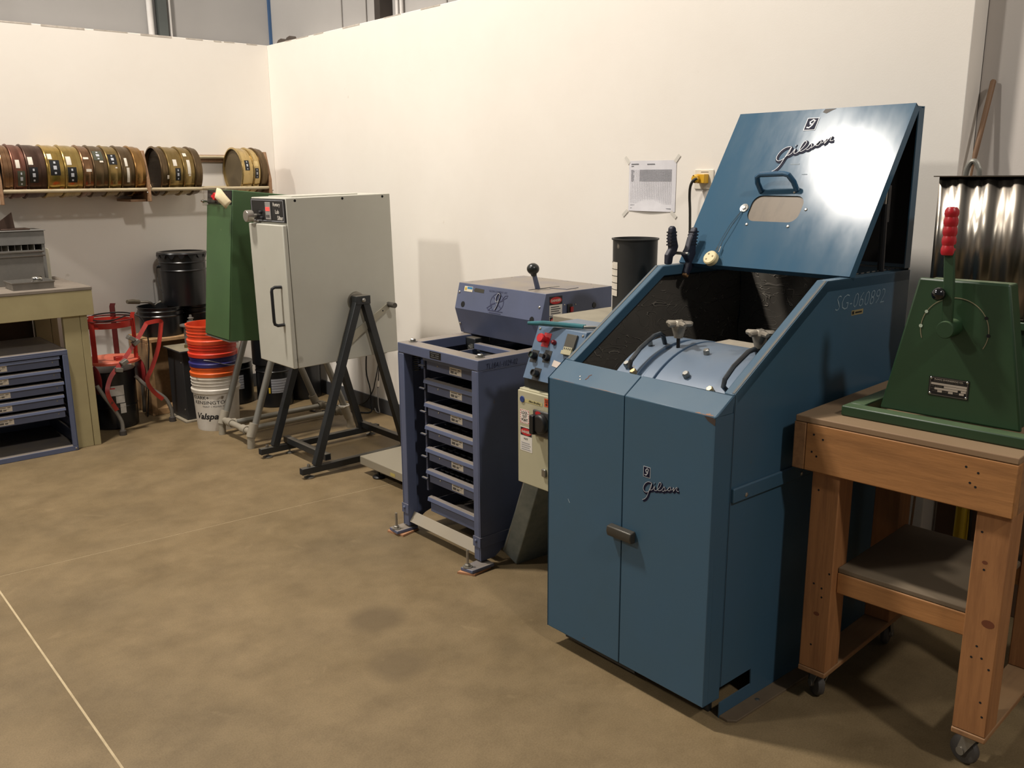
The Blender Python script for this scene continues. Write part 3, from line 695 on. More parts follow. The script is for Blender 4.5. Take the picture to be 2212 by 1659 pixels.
# pliers lying across the console
pl = thing('pliers', 'pliers with teal grips lying across the control panel top', 'pliers', (0,0,1.0685))
TEAL = mat('teal_grip', (40,112,122), 0.45, col2=(52,92,96), scale=20)
b = B(); b.tube([(2.135,2.350,0.014),(2.165,2.30,0.016),(2.205,2.23,0.013),(2.235,2.17,0.010)], [0.006,0.009,0.009,0.007], 8); b.build('grip', TEAL, pl)
b = B(); b.tube([(2.150,2.345,0.0115),(2.19,2.285,0.010),(2.24,2.22,0.009),(2.255,2.18,0.009)], [0.006,0.008,0.008,0.006], 8); b.build('grip', TEAL, pl)
b = B(); b.band([(2.235,2.17,0.009),(2.262,2.135,0.009),(2.285,2.105,0.009)], 0.016, 0.010, (1,1,0)); b.build('plier_head', STEEL, pl, bev=0.002)
# beige disconnect box
dis = thing('disconnect_box', 'beige electrical disconnect box with black rotary switch left of the blue mill', 'switch box', (0,0,0))
BEI = mat('beige_enclosure', (178,172,144), 0.45, col2=(168,162,134), scale=5)
b = B(); b.box(2.122, 2.26, 2.0745, 2.382, 0.482, 0.843); b.build('enclosure', BEI, dis, bev=0.003)
b = B(); b.box(2.110, 2.121, 2.080, 2.378, 0.486, 0.838); b.build('door', BEI, dis, bev=0.003)
B().box(2.14, 2.24, 2.125, 2.375, 0.844, 0.882).build('mounting_spacer', BLK_TUBE, dis, smooth=False)
MD = onx(2.1096, 2.362, 0.80)
decal(0.098, 0.013, mat('tan_nameplate', (190,180,128), 0.4), dis, onx(2.1098, 2.345, 0.797), 'name_plate')
text('Allen-Bradley', 0.062, 0.010, NAVY, dis, onx(2.1092, 2.318, 0.7985), bold=0.01)
b = B(onx(2.1096, 2.352, 0.806)); b.lathe([(0,0.003),(0.011,0.003),(0.012,0)], 20); b.build('round_badge', mat('badge_blue', (40,62,120), 0.4), dis)
decal(0.05, 0.030, mat('orange_sticker', (206,84,44), 0.5), dis, onx(2.1098, 2.236, 0.800), 'sticker')
text('225\n60', 0.014, 0.022, INK, dis, onx(2.1093, 2.232, 0.804), bold=0.02)
decal(0.050, 0.052, mat('lockout_white', (226,216,206), 0.5), dis, onx(2.1098, 2.365, 0.716), 'lockout_sticker')
b = B(onx(2.1097, 2.365, 0.716))
for k in range(6):
    for (x, y) in ((0.003+k*0.008, 0.0015), (0.003+k*0.008, 0.0485)): b.poly([(x,y,0.0006),(x+0.003,y,0.0006),(x+0.0045,y+0.003,0.0006),(x+0.0015,y+0.003,0.0006)])
    for (x, y) in ((0.0015, 0.004+k*0.008), (0.0445, 0.004+k*0.008)): b.poly([(x,y,0.0006),(x+0.003,y,0.0006),(x+0.003,y+0.004,0.0006),(x,y+0.004,0.0006)])
b.build('red_hatching', DRED, dis, smooth=False)
text('LOCK-\nOUT\nPOINT', 0.034, 0.038, INK, dis, onx(2.1094, 2.357, 0.724), bold=0.02)
b = B(onx(2.1094, 2.316, 0.733)); b.poly([(0,0,0),(0.009,0.009,0),(0,0.018,0)]); b.build('arrow', INK, dis, smooth=False)
decal(0.064, 0.092, mat('danger_white', (226,220,210), 0.5), dis, onx(2.1098, 2.364, 0.612), 'danger_sticker')
decal(0.060, 0.030, INK, dis, onx(2.1094, 2.362, 0.671), 'sign_field')
def ellipse(M, w, h, m, par, nm='red_oval'):
    b = B(M); b.poly([(w/2+w/2*math.cos(2*PI*k/28), h/2+h/2*math.sin(2*PI*k/28), 0) for k in range(28)]); return b.build(nm, m, par, smooth=False)
ellipse(onx(2.1088, 2.361, 0.6725), 0.058, 0.027, DRED, dis)
text('DANGER', 0.046, 0.010, WHITE, dis, onx(2.1086, 2.355, 0.681), bold=0.03)
text('VOLTS', 0.022, 0.007, INK, dis, onx(2.1092, 2.345, 0.656), bold=0.02)
lines([(0.006,0.006+k*0.008,0.05-0.006*(k % 2),0.003) for k in range(4)], GREYINK, dis, onx(2.1096, 2.364, 0.612))
b = B(onx(2.1096, 2.278, 0.695)); b.box(-0.010,0.08,-0.008,0.088,0,0.010); sw = b.build('switch_plate', mat('switch_grey', (62,60,58), 0.5), dis, bev=0.006)
b = B(onx(2.099, 2.238, 0.738)); b.lathe([(0,0.020),(0.030,0.020),(0.035,0.014),(0.037,0),(0,0)], 28); b.box(-0.040,-0.018,-0.04,0.03,0.0,0.026); b.build('rotary_handle', BLACK, sw, bev=0.003)
ellipse(onx(2.0985, 2.272, 0.762), 0.03, 0.018, DRED, sw, 'red_ring')
b = B(onx(2.1096, 2.243, 0.54)); b.box(0,0.02,0,0.028,0,0.008); b.build('door_latch', STEEL, dis, bev=0.002)
# slanting galvanised duct on the floor
du = B(); A_ = Vector((2.318,2.628,0.001)); B_ = Vector((2.2865,2.68,0.059)); dv = Vector((0.30,-0.03,0)); off = Vector((-0.005,-0.175,0.47))
Lw = [tuple(B_), tuple(A_), tuple(A_+dv), tuple(B_+dv)]; Up = [tuple(Vector(p)+off) for p in Lw]
Up = [(p[0], p[1], min(p[2], 0.4795)) for p in Up]
du.hexa(Lw+Up); dd = tag(du.build('sheet_metal_duct', GALV, bev=0.003), 'slanting galvanised sheet duct between shaker and blue mill', 'duct')
b = B(); f0, f1 = Vector(Lw[0]), Vector(Lw[1]); e = (f1-f0).normalized()
b.band([f0+e*0.012+Vector((-0.001,0,0.002)), f0+e*0.012+off*0.85+Vector((-0.001,0,0))], 0.004, 0.002, e); b.build('seam', STEEL, dd)
# black bin on the casing
bn = thing('black_bin', 'scuffed tall black cylindrical bin with white gauge label behind the blue mill', 'bin', (2.655, 2.306, 1.0665))
BINM = mat('bin_black', (40,40,38), 0.5, col2=(30,30,29), scale=8, spot=(150,140,124), spot_scale=8, spot_thr=0.66, bump=0.05, bscale=20)
b = B(); b.lathe([(0,0.0),(0.084,0.0),(0.086,0.285),(0.091,0.288),(0.091,0.293),(0.083,0.293),(0.081,0.28),(0.079,0.01),(0,0.008)], 40); b.build('shell', BINM, bn)
def cpatch(par, name, m, r, a0, a1, z0, z1, n=10, ax='z', c=(0,0,0)):
    b = B(); b.lathe([(r, z0), (r, z1)], n, at=c, ax=ax, a0=a0, a1=a1); return b.build(name, m, par)
lb = cpatch(bn, 'gauge_label', WHITE, 0.0870, math.radians(138), math.radians(172), 0.075, 0.205)
for k in range(5): cpatch(bn, 'gauge_line', INK, 0.0874, math.radians(138), math.radians(150 if k == 4 else 172), 0.098+k*0.026, 0.1005+k*0.026, 4)

# ------------------------------------------------------------------ sieve shaker (violet blue)
sh = thing('sieve_shaker', 'violet-blue tray sieve shaker with seven stacked trays and a black ball lever', 'machine', (2.186, 2.700, 0), math.radians(-0.19))
D_SH, WS = 0.76, 0.565
B().box(0, 0.075, 0, WS, 0.840, 0.884).build('top_frame', SPURP, sh, bev=0.003)
for ya, yb in ((0, 0.062), (WS-0.068, WS)): B().box(0.075, D_SH, ya, yb, 0.840, 0.884).build('top_frame_side', SPURP, sh, bev=0.002)
b = B(); b.prism([(0.0,0.03),(0.075,0.03),(0.12,0.058),(0.24,0.092),(D_SH,0.092),(D_SH,0.84),(0.0,0.84)], 'y', 0.0, 0.006); b.build('side_panel', SPURP, sh, bev=0.001)
b = B(); b.prism([(0.0,0.03),(0.075,0.03),(0.12,0.058),(0.24,0.092),(D_SH,0.092),(D_SH,0.84),(0.0,0.84)], 'y', WS-0.006, WS); b.build('side_panel', SPURP, sh, bev=0.001)
B().box(0, 0.05, 0.0065, 0.043, 0.03, 0.838).build('front_post', SPURP, sh, bev=0.003)
B().box(0, 0.05, WS-0.044, WS-0.0065, 0.03, 0.838).build('front_post', SPURP, sh, bev=0.003)
B().box(D_SH-0.006, D_SH-0.001, 0.007, WS-0.007, 0.10, 0.838).build('back_panel', SPURP, sh, smooth=False)
for ya, yb in ((-0.004, 0.046), (WS-0.046, WS+0.004)):
    b = B(); b.box(-0.004, 0.0, ya, yb, 0.090, 0.135); b.build('corner_strap', SPURP, sh, bev=0.001)
    screw(sh, onx(-0.0045, (ya+yb)/2+0.005, 0.116), 0.008, SPURP, h=0.006)
b = B(); b.box(-0.004, 0.30, -0.004, -0.0005, 0.090, 0.135); b.build('side_strap', SPURP, sh, bev=0.001)
DSTL = mat('dusty_rail', (150,140,122), 0.7, col2=(150,142,128), scale=10)
b = B(); b.prism([(0.004,0.052),(0.010,0.050),(0.036,0.092),(0.030,0.096)], 'y', 0.0445, WS-0.0445); b.build('front_apron', DSTL, sh, bev=0.001)
for (fx, fy) in ((-0.02, 0.005), (-0.02, 0.545)):
    b = B(); b.prism([(fx-0.068,fy+0.02),(fx-0.055,fy-0.042),(fx+0.062,fy-0.042),(fx+0.062,fy+0.034)] if fy < 0.3 else [(fx-0.045,fy+0.04),(fx-0.05,fy-0.03),(fx+0.065,fy-0.03),(fx+0.065,fy+0.04)], 'z', 0.010, 0.024); b.build('foot_plate', SPURP, sh, bev=0.002)
    cx_, cy_ = (fx-0.045, fy+0.002) if fy < 0.3 else (fx-0.03, fy+0.005)
    b = B(T(cx_, cy_, 0.024)); b.cyl((0,0,0), (0,0,0.075), 0.0055, n=10); b.lathe([(0,0.014),(0.011,0.014),(0.013,0.012),(0.013,0)], 6); b.lathe([(0.008,0.004),(0.02,0.004),(0.02,0)], 18); b.build('anchor_bolt', ZINC, sh, ang=25)
for (cx_, cy_) in ((0.052, 0.05), (0.055, 0.523)): bolt(sh, T(cx_, cy_, 0.884), 0.013, 0.014)
# inner lid flap seen through the top opening
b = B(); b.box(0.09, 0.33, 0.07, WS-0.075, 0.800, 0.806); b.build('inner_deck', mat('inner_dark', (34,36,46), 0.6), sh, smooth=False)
b = B(); b.box(0.30, 0.335, 0.072, 0.40, 0.835, 0.862); b.build('clamp_bar', SPURP, sh, bev=0.003)
bolt(sh, onx(0.33, 0.46, 0.83), 0.012, 0.012)
b = B(); b.box(0.33, 0.42, 0.43, 0.50, 0.82, 0.875); b.build('clamp_block', BLK_TUBE, sh, bev=0.004)
# springs behind the posts
b = B(); b.tube([(0.06+0.018*math.cos(t*0.9), 0.507+0.018*math.sin(t*0.9), 0.755+t*0.0014) for t in range(0, 62)], 0.0025, 5); b.build('spring', BLK_MET, sh)
# tray rack upright and ledges
RK = mat('rack_grey_blue', (70,74,92), 0.5, dust=(150,142,126), dust_amt=0.7)
B().box(0.06, 0.09, 0.445, 0.456, 0.21, 0.825).build('tray_rack', RK, sh)
def print_label(par, M, w, h):
    decal(w, h, WHITE, par, M, 'label')
    lines([(0.08*w,0.14*h,0.28*w,0.34*h),(0.42*w,0.16*h,0.2*w,0.2*h),(0.10*w,0.62*h,0.5*w,0.10*h),(0.70*w,0.62*h,0.2*w,0.12*h),(0.42*w,0.40*h,0.4*w,0.05*h)], mat('faded_print', (96,92,88), 0.7), par, M, z0=0.0006)
MESHM = mat('wire_cloth_dark', (70,70,72), 0.5, 0.3)
def tray(par, z1, k, y0=0.050, y1=0.425, x0=0.055, h=0.095, name='sieve_tray', lbl=True, cells=None):
    """z1 = height of the top front edge"""
    ft = B()
    ft.box(x0, x0+0.012, y0, y1, z1-0.062, z1-0.018)                       # front face
    ft.prism([(x0-0.014,z1-0.020),(x0-0.010,z1-0.004),(x0+0.012,z1),(x0+0.02,z1-0.004),(x0+0.02,z1-0.020)], 'y', y0-0.004, y1+0.012)
    ft.box(x0+0.012, 0.60, y0, y0+0.006, z1-0.062, z1-0.004); ft.box(x0+0.012, 0.60, y1-0.006, y1, z1-0.062, z1-0.004); ft.box(0.594, 0.60, y0, y1, z1-0.062, z1-0.004)
    tr = ft.build('sieve_tray', SPURP, par, bev=0.0015)
    n1, n2 = cells
    g = B()
    for i in range(1, n1): yy = y0+(y1-y0)*i/n1; g.box(x0+0.02, 0.59, yy-0.002, yy+0.002, z1-0.016, z1-0.010)
    for j in range(1, n2): xx = x0+0.02+(0.59-x0-0.02)*j/n2; g.box(xx-0.002, xx+0.002, y0+0.006, y1-0.006, z1-0.016, z1-0.010)
    g.box(x0+0.012, 0.594, y0+0.006, y1-0.006, z1-0.036, z1-0.034)
    g.build('screen_grid', MESHM, tr, smooth=False)
    print_label(tr, onx(x0-0.0003, y1-0.165, z1-0.055), 0.082, 0.034)
    for yy in (y1-0.08, y0+0.035): screw(tr, onx(x0, yy, z1-0.036), 0.0045, ZINC)
    return tr
for k, (z1, cl_) in enumerate(((0.836,(2,2)),(0.734,(2,2)),(0.628,(3,3)),(0.524,(6,8)),(0.420,(8,11)),(0.318,(10,14)))):
    t_ = tray(sh, z1, k, cells=cl_)
    B().box(0.045, 0.056, 0.436, 0.475, z1-0.052, z1-0.046).build('tray_ledge', RK, t_, bev=0.001)
b = B(); x0 = 0.06; b.box(x0, x0+0.01, 0.05, 0.43, 0.115, 0.175); b.prism([(x0-0.012,0.165),(x0-0.008,0.183),(x0+0.014,0.186),(x0+0.014,0.165)], 'y', 0.046, 0.44); b.box(x0+0.01, 0.6, 0.05, 0.056, 0.115, 0.17); b.box(x0+0.01, 0.6, 0.424, 0.43, 0.115, 0.17); b.box(x0+0.01, 0.6, 0.05, 0.43, 0.113, 0.118); b.build('bottom_pan', SPURP, sh, bev=0.0015)
# name plate on front of top frame, handwriting on side
decal(0.078, 0.030, BRASS_TAG, sh, onx(-0.0003, 0.323, 0.848), 'name_plate')
lines([(0.006,0.022,0.06,0.004),(0.010,0.013,0.02,0.004),(0.04,0.013,0.025,0.004),(0.008,0.005,0.055,0.0035)], mat('plate_print', (104,104,106), 0.4, 0.4), sh, onx(-0.0003, 0.323, 0.848))
text('TL18A1-1029-02', 0.165, 0.021, NAVY, sh, ony(0.040, -0.0045, 0.846), 'handwriting', shear=0.2, bold=-0.012)
lines([(0.0,-0.014,0.30,0.0012)], INK, sh, ony(0.02, -0.0045, 0.852), 'pen_line')
# motor head
HX0 = 0.352
hd = B(); hd.prism([(0.328,1.003),(0.357,1.118),(0.757,1.118),(0.757,0.900),(0.362,0.886)], 'y', -0.012, 0.572)
head = hd.build('motor_housing', SPURP, sh, bev=0.002, ang=14)
HU = (Vector((0.357,0,1.118))-Vector((0.328,0,1.003))).normalized()
MH = frame((0.328-0.0007, 0.572, 1.003), (0,-1,0), HU)
for (a, c) in ((0.055,0.022),(0.527,0.004)):
    B(MH @ T(a, c, 0.0004)).disc((0,0,0), (0,0,1), 0.0135, 20).build('round_hole', DARK, head, smooth=False)
for (a, c) in ((0.015,0.075),(0.56,0.06)): screw(head, MH @ T(a, c, 0.0), 0.006, ZINC)
screw(head, onx(0.346, 0.558, 0.93), 0.006, ZINC)
decal(0.060, 0.024, mat('calib_white', (214,206,184), 0.5), head, MH @ T(0.047, 0.082, 0), 'sticker')
lines([(0.022,0.012,0.036,0.010)], mat('calib_blue', (46,124,170), 0.5), head, MH @ T(0.047,0.082,0), 'blue_print')
ellipse(MH @ T(0.052, 0.087, 0.0009), 0.013, 0.014, mat('calib_yellow', (196,164,50), 0.5), head, 'round_print')
b = B(MH @ T(0.116, 0.085, 0.0003)); b.poly([(0,0.008,0),(0.010,0.018,0),(0.072,0.016,0),(0.072,0.0,0),(0.006,0.001,0)]); b.build('dark_sticker', mat('sticker_olive', (58,56,46), 0.5), head, smooth=False)
INKB = mat('housing_print', (56,60,92), 0.5)
text('GILSON COMPANY, INC.', 0.125, 0.010, INKB, head, MH @ T(0.222, 0.094, 0), bold=0.0)
c0x, c0y = 0.288, 0.053
b = B(MH @ T(c0x, c0y, 0.0004))
R1 = 0.038
b.band([(R1*1.15*math.cos(2*PI*k/32), R1*math.sin(2*PI*k/32), 0) for k in range(33)], 0.0003, 0.0022, (0,0,1))
for k in range(6):
    a = k*PI/3+0.35; b.band([(0.012*math.cos(a),0.012*math.sin(a),0),(R1*1.1*math.cos(a),R1*0.97*math.sin(a),0)], 0.0003, 0.005, (0,0,1))
b.band([(-0.062,-0.030,0),(-0.045,-0.036,0),(-0.028,-0.020,0)], 0.0003, 0.003, (0,0,1)); b.band([(-0.062,-0.030,0),(-0.045,-0.020,0),(-0.03,-0.014,0)], 0.0003, 0.003, (0,0,1))
b.band([(0.03,0.014,0),(0.048,0.034,0),(0.064,0.036,0),(0.060,0.026,0),(0.042,0.018,0)], 0.0003, 0.003, (0,0,1))
b.build('wheel_emblem', INKB, head, smooth=False)
gp = [(0.016,0.036),(0.002,0.040),(-0.008,0.026),(-0.008,0.008),(0.002,0.002),(0.012,0.014),(0.016,0.034),(0.006,-0.010),(-0.006,-0.034)]
for nm, m, wd, dx_, zz in (('script_initial', NAVY, 0.007, 0.001, 0.0009), ('initial_highlight', SILV, 0.0018, -0.002, 0.0014)):
    b = B(MH @ T(c0x+dx_, c0y, zz)); b.band(smooth_path([(x, y, 0) for x, y in gp]), 0.0003, wd, (0,0,1)); b.build(nm, m, head, smooth=False)
lines([(0.0,0.009,0.10,0.003),(0.01,0.0,0.08,0.003)], INKB, head, MH @ T(0.235, 0.004, 0), 'contact_print')
# right side of the housing: warning stickers, rocker switch
def sd(x, z): return ony(x, -0.0124, z)
for zz in (1.028, 0.978):
    pass
decal(0.074, 0.080, mat('danger_white', (226,220,210), 0.5), head, sd(0.376, 1.024), 'danger_sticker')
decal(0.074, 0.036, INK, head, sd(0.376, 1.068) @ T(0,0,0.0004), 'sign_field')
ellipse(sd(0.378, 1.071) @ T(0,0,0.0012), 0.069, 0.030, DRED, head); text('DANGER', 0.056, 0.011, WHITE, head, sd(0.385, 1.081) @ T(0,0,0.0014), bold=0.03)
lines([(0.008,0.006+k*0.009,0.056-0.008*(k % 2),0.004) for k in range(4)], mat('dark_text', (70,70,74), 0.6), head, sd(0.376, 1.024))
decal(0.072, 0.042, mat('danger_white', (226,220,210), 0.5), head, sd(0.376, 0.978), 'danger_sticker')
decal(0.068, 0.034, INK, head, sd(0.378, 0.984) @ T(0,0,0.0004), 'sign_field')
ellipse(sd(0.380, 0.987) @ T(0,0,0.0012), 0.064, 0.028, DRED, head); text('DANGER', 0.052, 0.011, WHITE, head, sd(0.386, 0.9955) @ T(0,0,0.0014), bold=0.03)
b = B(sd(0.478, 0.994)); b.box(0,0.030,0,0.070,0,0.006); rs = b.build('rocker_switch', BLACK, head, bev=0.002)
B(sd(0.492, 1.030)).box(0,0.016,0,0.022,0.006,0.011).build('red_rocker', REDP, rs, bev=0.001)
B(sd(0.492, 1.004)).box(0,0.016,0,0.020,0.006,0.009).build('green_rocker', mat('green_plastic', (30,96,40), 0.4), rs, bev=0.001)
for (x, z) in ((0.465,1.062),(0.53,1.058),(0.455,0.985),(0.53,0.995)): screw(head, sd(x, z), 0.004, ZINC, h=0.002)
B(sd(0.645, 1.044)).lathe([(0,0.001),(0.010,0.002),(0.013,0.0)], 18).build('round_plug', BLACK, head)
# lever
b = B(); b.prism(rrect(0.392, 0.576, 0.128, 0.140, 0.0055, 4), 'z', 1.1183, 1.1189); b.build('lever_slot', DARK, head, smooth=False)
b = B(); b.prism([(0.44,1.105),(0.46,1.105),(0.432,1.185),(0.416,1.185)], 'y', 0.127, 0.142); lv = b.build('lever', SPURP, sh, bev=0.002)
b = B(); b.sph((0.418, 0.134, 1.207), 0.027, 16, (1,1,0.92)); b.cyl((0.424,0.134,1.178),(0.419,0.134,1.195),0.012,0.016,n=12); b.build('ball_knob', mat('knob_black', (34,36,34), 0.3), lv)
b = B(); b.prism([(0.50,0.118),(0.60,0.118),(0.60,0.04),(0.52,0.03)], 'z', 1.1185, 1.1205); b.build('cover_plate', SPURP, head)
for (x, y) in ((0.42,0.555),(0.55,0.555),(0.66,0.55),(0.74,0.42),(0.74,0.25),(0.74,0.1),(0.55,0.01),(0.66,0.01)): screw(head, T(x, y, 1.118), 0.004, ZINC, h=0.002)
for k, P in enumerate(([(2.080,2.725),(2.118,2.658),(2.215,2.670),(2.190,2.745)], [(2.115,3.292),(2.135,3.195),(2.235,3.215),(2.225,3.300)])):
    b = B(); b.prism(P, 'z', 0.0008, 0.0095)
    tag(b.build('cardboard_shim', CARD), ('cardboard shim under the near front foot of the violet-blue shaker', 'cardboard shim under the far front foot of the violet-blue shaker')[k], 'cardboard')

# ------------------------------------------------------------------ rotary sifter, grey, on A-frame
sf = thing('rotary_sifter', 'light grey rotary lab sifter cabinet hung on a black A-frame stand', 'machine', (0,0,0))
MS = T(2.60,0,0.93) @ Matrix.Rotation(math.radians(-1.2), 4, 'Y') @ T(-2.60,0,-0.93)
YA, YB = 4.27, 4.66
def bs(M=None): return B(MS @ M if M else MS)
b = bs(); b.box(2.222, 2.858, YA, YB, 0.607, 1.498); bo = b.build('cabinet', SIFW, sf, bev=0.004)
b = bs(); b.box(2.194, 2.219, YA+0.001, YB-0.001, 0.607, 1.362); dr_ = b.build('door', SIFW, sf, bev=0.005)
b = bs(); b.box(2.30, 2.70, YA+0.08, YB-0.05, 1.4983, 1.503); b.build('top_plate', SIFW, bo, smooth=False)
b = bs(); b.box(2.214, 2.2215, YA+0.004, YB-0.004, 1.372, 1.492); pn = b.build('control_panel', BLACK, sf, bev=0.001)
MPn = MS @ onx(2.2137, YB-0.004, 1.372)
lines([(0.010,0.006,0.362,0.0022),(0.010,0.112,0.362,0.0022),(0.010,0.006,0.0022,0.108),(0.370,0.006,0.0022,0.108)], SILV, pn, MPn, 'panel_border', z0=0)
for s_, x, y, w_, h_ in (('Rotary', 0.262, 0.078, 0.078, 0.024), ('Lab', 0.282, 0.046, 0.042, 0.020), ('Sifter', 0.302, 0.014, 0.062, 0.022)):
    text(s_, w_, h_, mat('panel_white', (220,214,204), 0.5), pn, MPn @ T(x, y, 0.0006), bold=0.012)
b = B(MPn @ T(0.176, 0.014, 0.0)); b.box(0,0.058,0,0.090,0,0.004); ct = b.build('counter_display', mat('counter_grey', (150,146,142), 0.5), pn, bev=0.001)
b = B(MPn @ T(0.182, 0.058, 0.0045)); b.box(0,0.046,0,0.020,0,0.0005); b.build('red_display', mat('led_red', (230,70,64), 0.4, emit=0.9), ct, smooth=False)
lines([(0.008+0.013*k,0.008,0.007,0.014) for k in range(3)], INK, ct, MPn @ T(0.178,0.016,0.0042))
b = B(MPn @ T(0.058, 0.030, 0)); b.lathe([(0,0.062),(0.029,0.062),(0.031,0.059),(0.031,0.026),(0.010,0.024),(0.010,0),(0,0)], 28); b.build('control_knob', mat('brushed_knob', (170,164,154), 0.32, 0.7), pn)
for (x, y) in ((0.118, 0.05), (0.13, 0.02)):
    b = B(MPn @ T(x, y, 0)); b.lathe([(0,0.014),(0.007,0.013),(0.009,0.008),(0.009,0)], 14); b.build('push_button', BLACK, pn)
B(MPn @ T(0.04, -0.004, 0.0)).box(0,0.05,0,0.01,0,0.012).build('catch', ZINC, pn, bev=0.002)
b = bs(); b.tube([(2.193,4.335,1.040),(2.160,4.345,1.042),(2.146,4.35,1.034),(2.143,4.35,1.02),(2.143,4.35,0.86),(2.146,4.35,0.846),(2.160,4.345,0.838),(2.193,4.335,0.840)], 0.0085, 10); b.build('door_handle', BLACK, dr_)
for k, xx in enumerate((2.275, 2.555, 2.808)): B(MS @ ony(xx, YA-0.0005, 1.483)).disc((0,0,0.0003), (0,0,1), 0.007, 14).build('screw_hole', DARK, bo, smooth=False)
b = B(MS @ ony(2.598, YA-0.0002, 0.925)); b.lathe([(0,0.012),(0.052,0.010),(0.054,0.0)], 30); b.build('pivot_flange', ZINC, bo)
# swing arm (crank) across the side
cr = B(MS @ ony(2.65, YA-0.032, 0.80)); cr.prism([(-0.158,-0.082),(-0.140,-0.105),(-0.118,-0.100),(0.155,0.078),(0.158,0.094),(0.146,0.102),(0.132,0.098),(-0.150,-0.060)], 'z', 0, 0.006); crk = cr.build('crank_arm', mat('crank_dusty', (164,158,140), 0.55, 0.3), sf, bev=0.001)
b = bs(); b.cyl((2.790,YA-0.03,0.888),(2.790,YA-0.095,0.888),0.015,n=16); b.build('crank_grip', mat('crank_grip', (70,66,60), 0.5), crk)
b = bs(); b.cyl((2.512,YA-0.03,0.712),(2.512,YA-0.055,0.712),0.014,n=16); b.build('crank_boss', mat('brass_dull', (150,140,96), 0.45, 0.6), crk)
b = bs(); b.cyl((2.62,YA-0.0,0.78),(2.62,YA-0.035,0.78),0.008,n=10); b.build('crank_pin', STEEL, crk)
for (x, z) in ((2.745, 0.858), (2.66, 0.803)): B(MS @ ony(x, YA-0.0385, z)).disc((0,0,0), (0,0,1), 0.0045, 10).build('arm_hole', DARK, crk, smooth=False)
b = bs(); b.cyl((2.80,4.40,0.600),(2.80,4.40,0.575),0.018,n=12); b.box(2.79,2.86,4.39,4.41,0.575,0.585); b.build('outlet_valve', STEEL, sf, bev=0.002)
def sq(b_, p, q, w=0.040): b_.beam(p, q, w, w)
for (yy, nm) in ((4.22, 'near'), (4.71, 'far')):
    for (p, q, n_) in (((2.272,yy,0.060),(2.584,yy,0.952),'leg'), ((2.858,yy,0.060),(2.614,yy,0.952),'leg'), ((2.178,yy,0.043),(2.985,yy,0.043),'base_bar')):
        b = B(); sq(b, p, q, 0.040 if n_ == 'leg' else 0.036); b.build(n_, BLK_TUBE, sf, bev=0.002)
    B().box(2.555, 2.645, yy-0.028, yy+0.028, 0.915, 0.962).build('pivot_block', BLK_TUBE, sf, bev=0.003)
    B(onx(2.1775, yy+0.013, 0.030)).box(0,0.026,0,0.026,0,0.0005).build('tube_opening', DARK, sf, smooth=False)
    for xx in (2.225, 2.93):
        b = B(T(xx, yy, 0)); b.lathe([(0,0.001),(0.028,0.001),(0.029,0.006),(0.012,0.012),(0.006,0.014),(0.006,0.024),(0,0.024)], 20); b.build('levelling_foot', STEEL, sf)
        b = B(T(xx, yy, 0.0615)); b.lathe([(0.005,0.016),(0.010,0.014),(0.011,0.002),(0.011,0)], 6); b.build('hex_nut', STEEL, sf, ang=25)
screw(sf, ony(2.60, 4.1915, 0.938), 0.012, STEEL, h=0.01)
b = B(); sq(b, (2.36,4.735,0.082), (2.36,4.245,0.082), 0.036); b.build('crossbar', BLK_TUBE, sf, bev=0.002)
B(ony(2.347, 4.2445, 0.069)).box(0,0.026,0,0.026,0,0.0005).build('tube_opening', DARK, sf, smooth=False)
b = B(); sq(b, (2.87,4.76,0.082), (2.87,4.16,0.082), 0.036); b.build('crossbar', BLK_TUBE, sf, bev=0.002)
b = B(T(2.36,4.70,0)); b.lathe([(0,0.001),(0.022,0.001),(0.022,0.006),(0.006,0.012),(0.006,0.062)], 16); b.build('levelling_foot', STEEL, sf)
# floor scale
fs = thing('floor_scale', 'low dusty steel floor scale platform beside the violet-blue shaker', 'scale', (0,0,0))
b = B(); b.box(2.473, 3.02, 3.34, 4.098, 0.052, 0.100); b.build('platform', CONC, fs, bev=0.004)
b = B(); b.box(2.50, 2.99, 3.37, 4.07, 0.040, 0.0515); b.build('underframe', BLK_TUBE, fs)
for (x, y) in ((2.505, 3.965), (2.97, 4.05), (2.505, 3.40), (2.97, 3.40)):
    b = B(T(x, y, 0)); b.lathe([(0,0.001),(0.032,0.001),(0.034,0.008),(0.026,0.014),(0.008,0.017),(0.007,0.039),(0,0.039)], 22); b.build('levelling_foot', BLACK, fs)
decal(0.045, 0.018, mat('scale_tag', (176,160,90), 0.6), fs, onx(2.4727, 3.80, 0.062), 'sticker')

# cords behind the sifter
CB = mat('cord_black', (18,18,20), 0.45)
b = B(); b.tube(smooth_path([(3.22,5.16,0.56),(3.22,5.20,0.30),(3.22,5.157,0.167),(3.22,5.16,0.07),(3.21,5.144,0.012),(3.15,5.20,0.008),(3.10,5.306,0.007),(3.051,5.364,0.007),(2.952,5.43,0.007),(2.93,5.49,0.007),(2.992,5.541,0.007),(3.06,5.531,0.007),(3.16,5.437,0.007)]), 0.0055, 6)
tag(b.build('power_cord', CB), 'black cord looping on the floor by the baseboard behind the sifter', 'cord')
b = B(); b.tube(smooth_path([(3.238,5.03,0.60),(3.236,5.062,0.379),(3.234,5.114,0.227),(3.24,5.16,0.15),(3.25,5.26,0.06),(3.25,5.36,0.012)]), 0.004, 6)
tag(b.build('power_cord', CB), 'thin black cord crossing in front of the baseboard', 'cord')
b = B(); b.tube(smooth_path([(3.245,5.04,0.58),(3.245,5.091,0.232),(3.245,5.10,0.184)]), 0.0035, 6)
wc = b.build('hanging_cable', CB); tag(wc, 'pale cable with a white plug end hanging near the baseboard', 'cable')
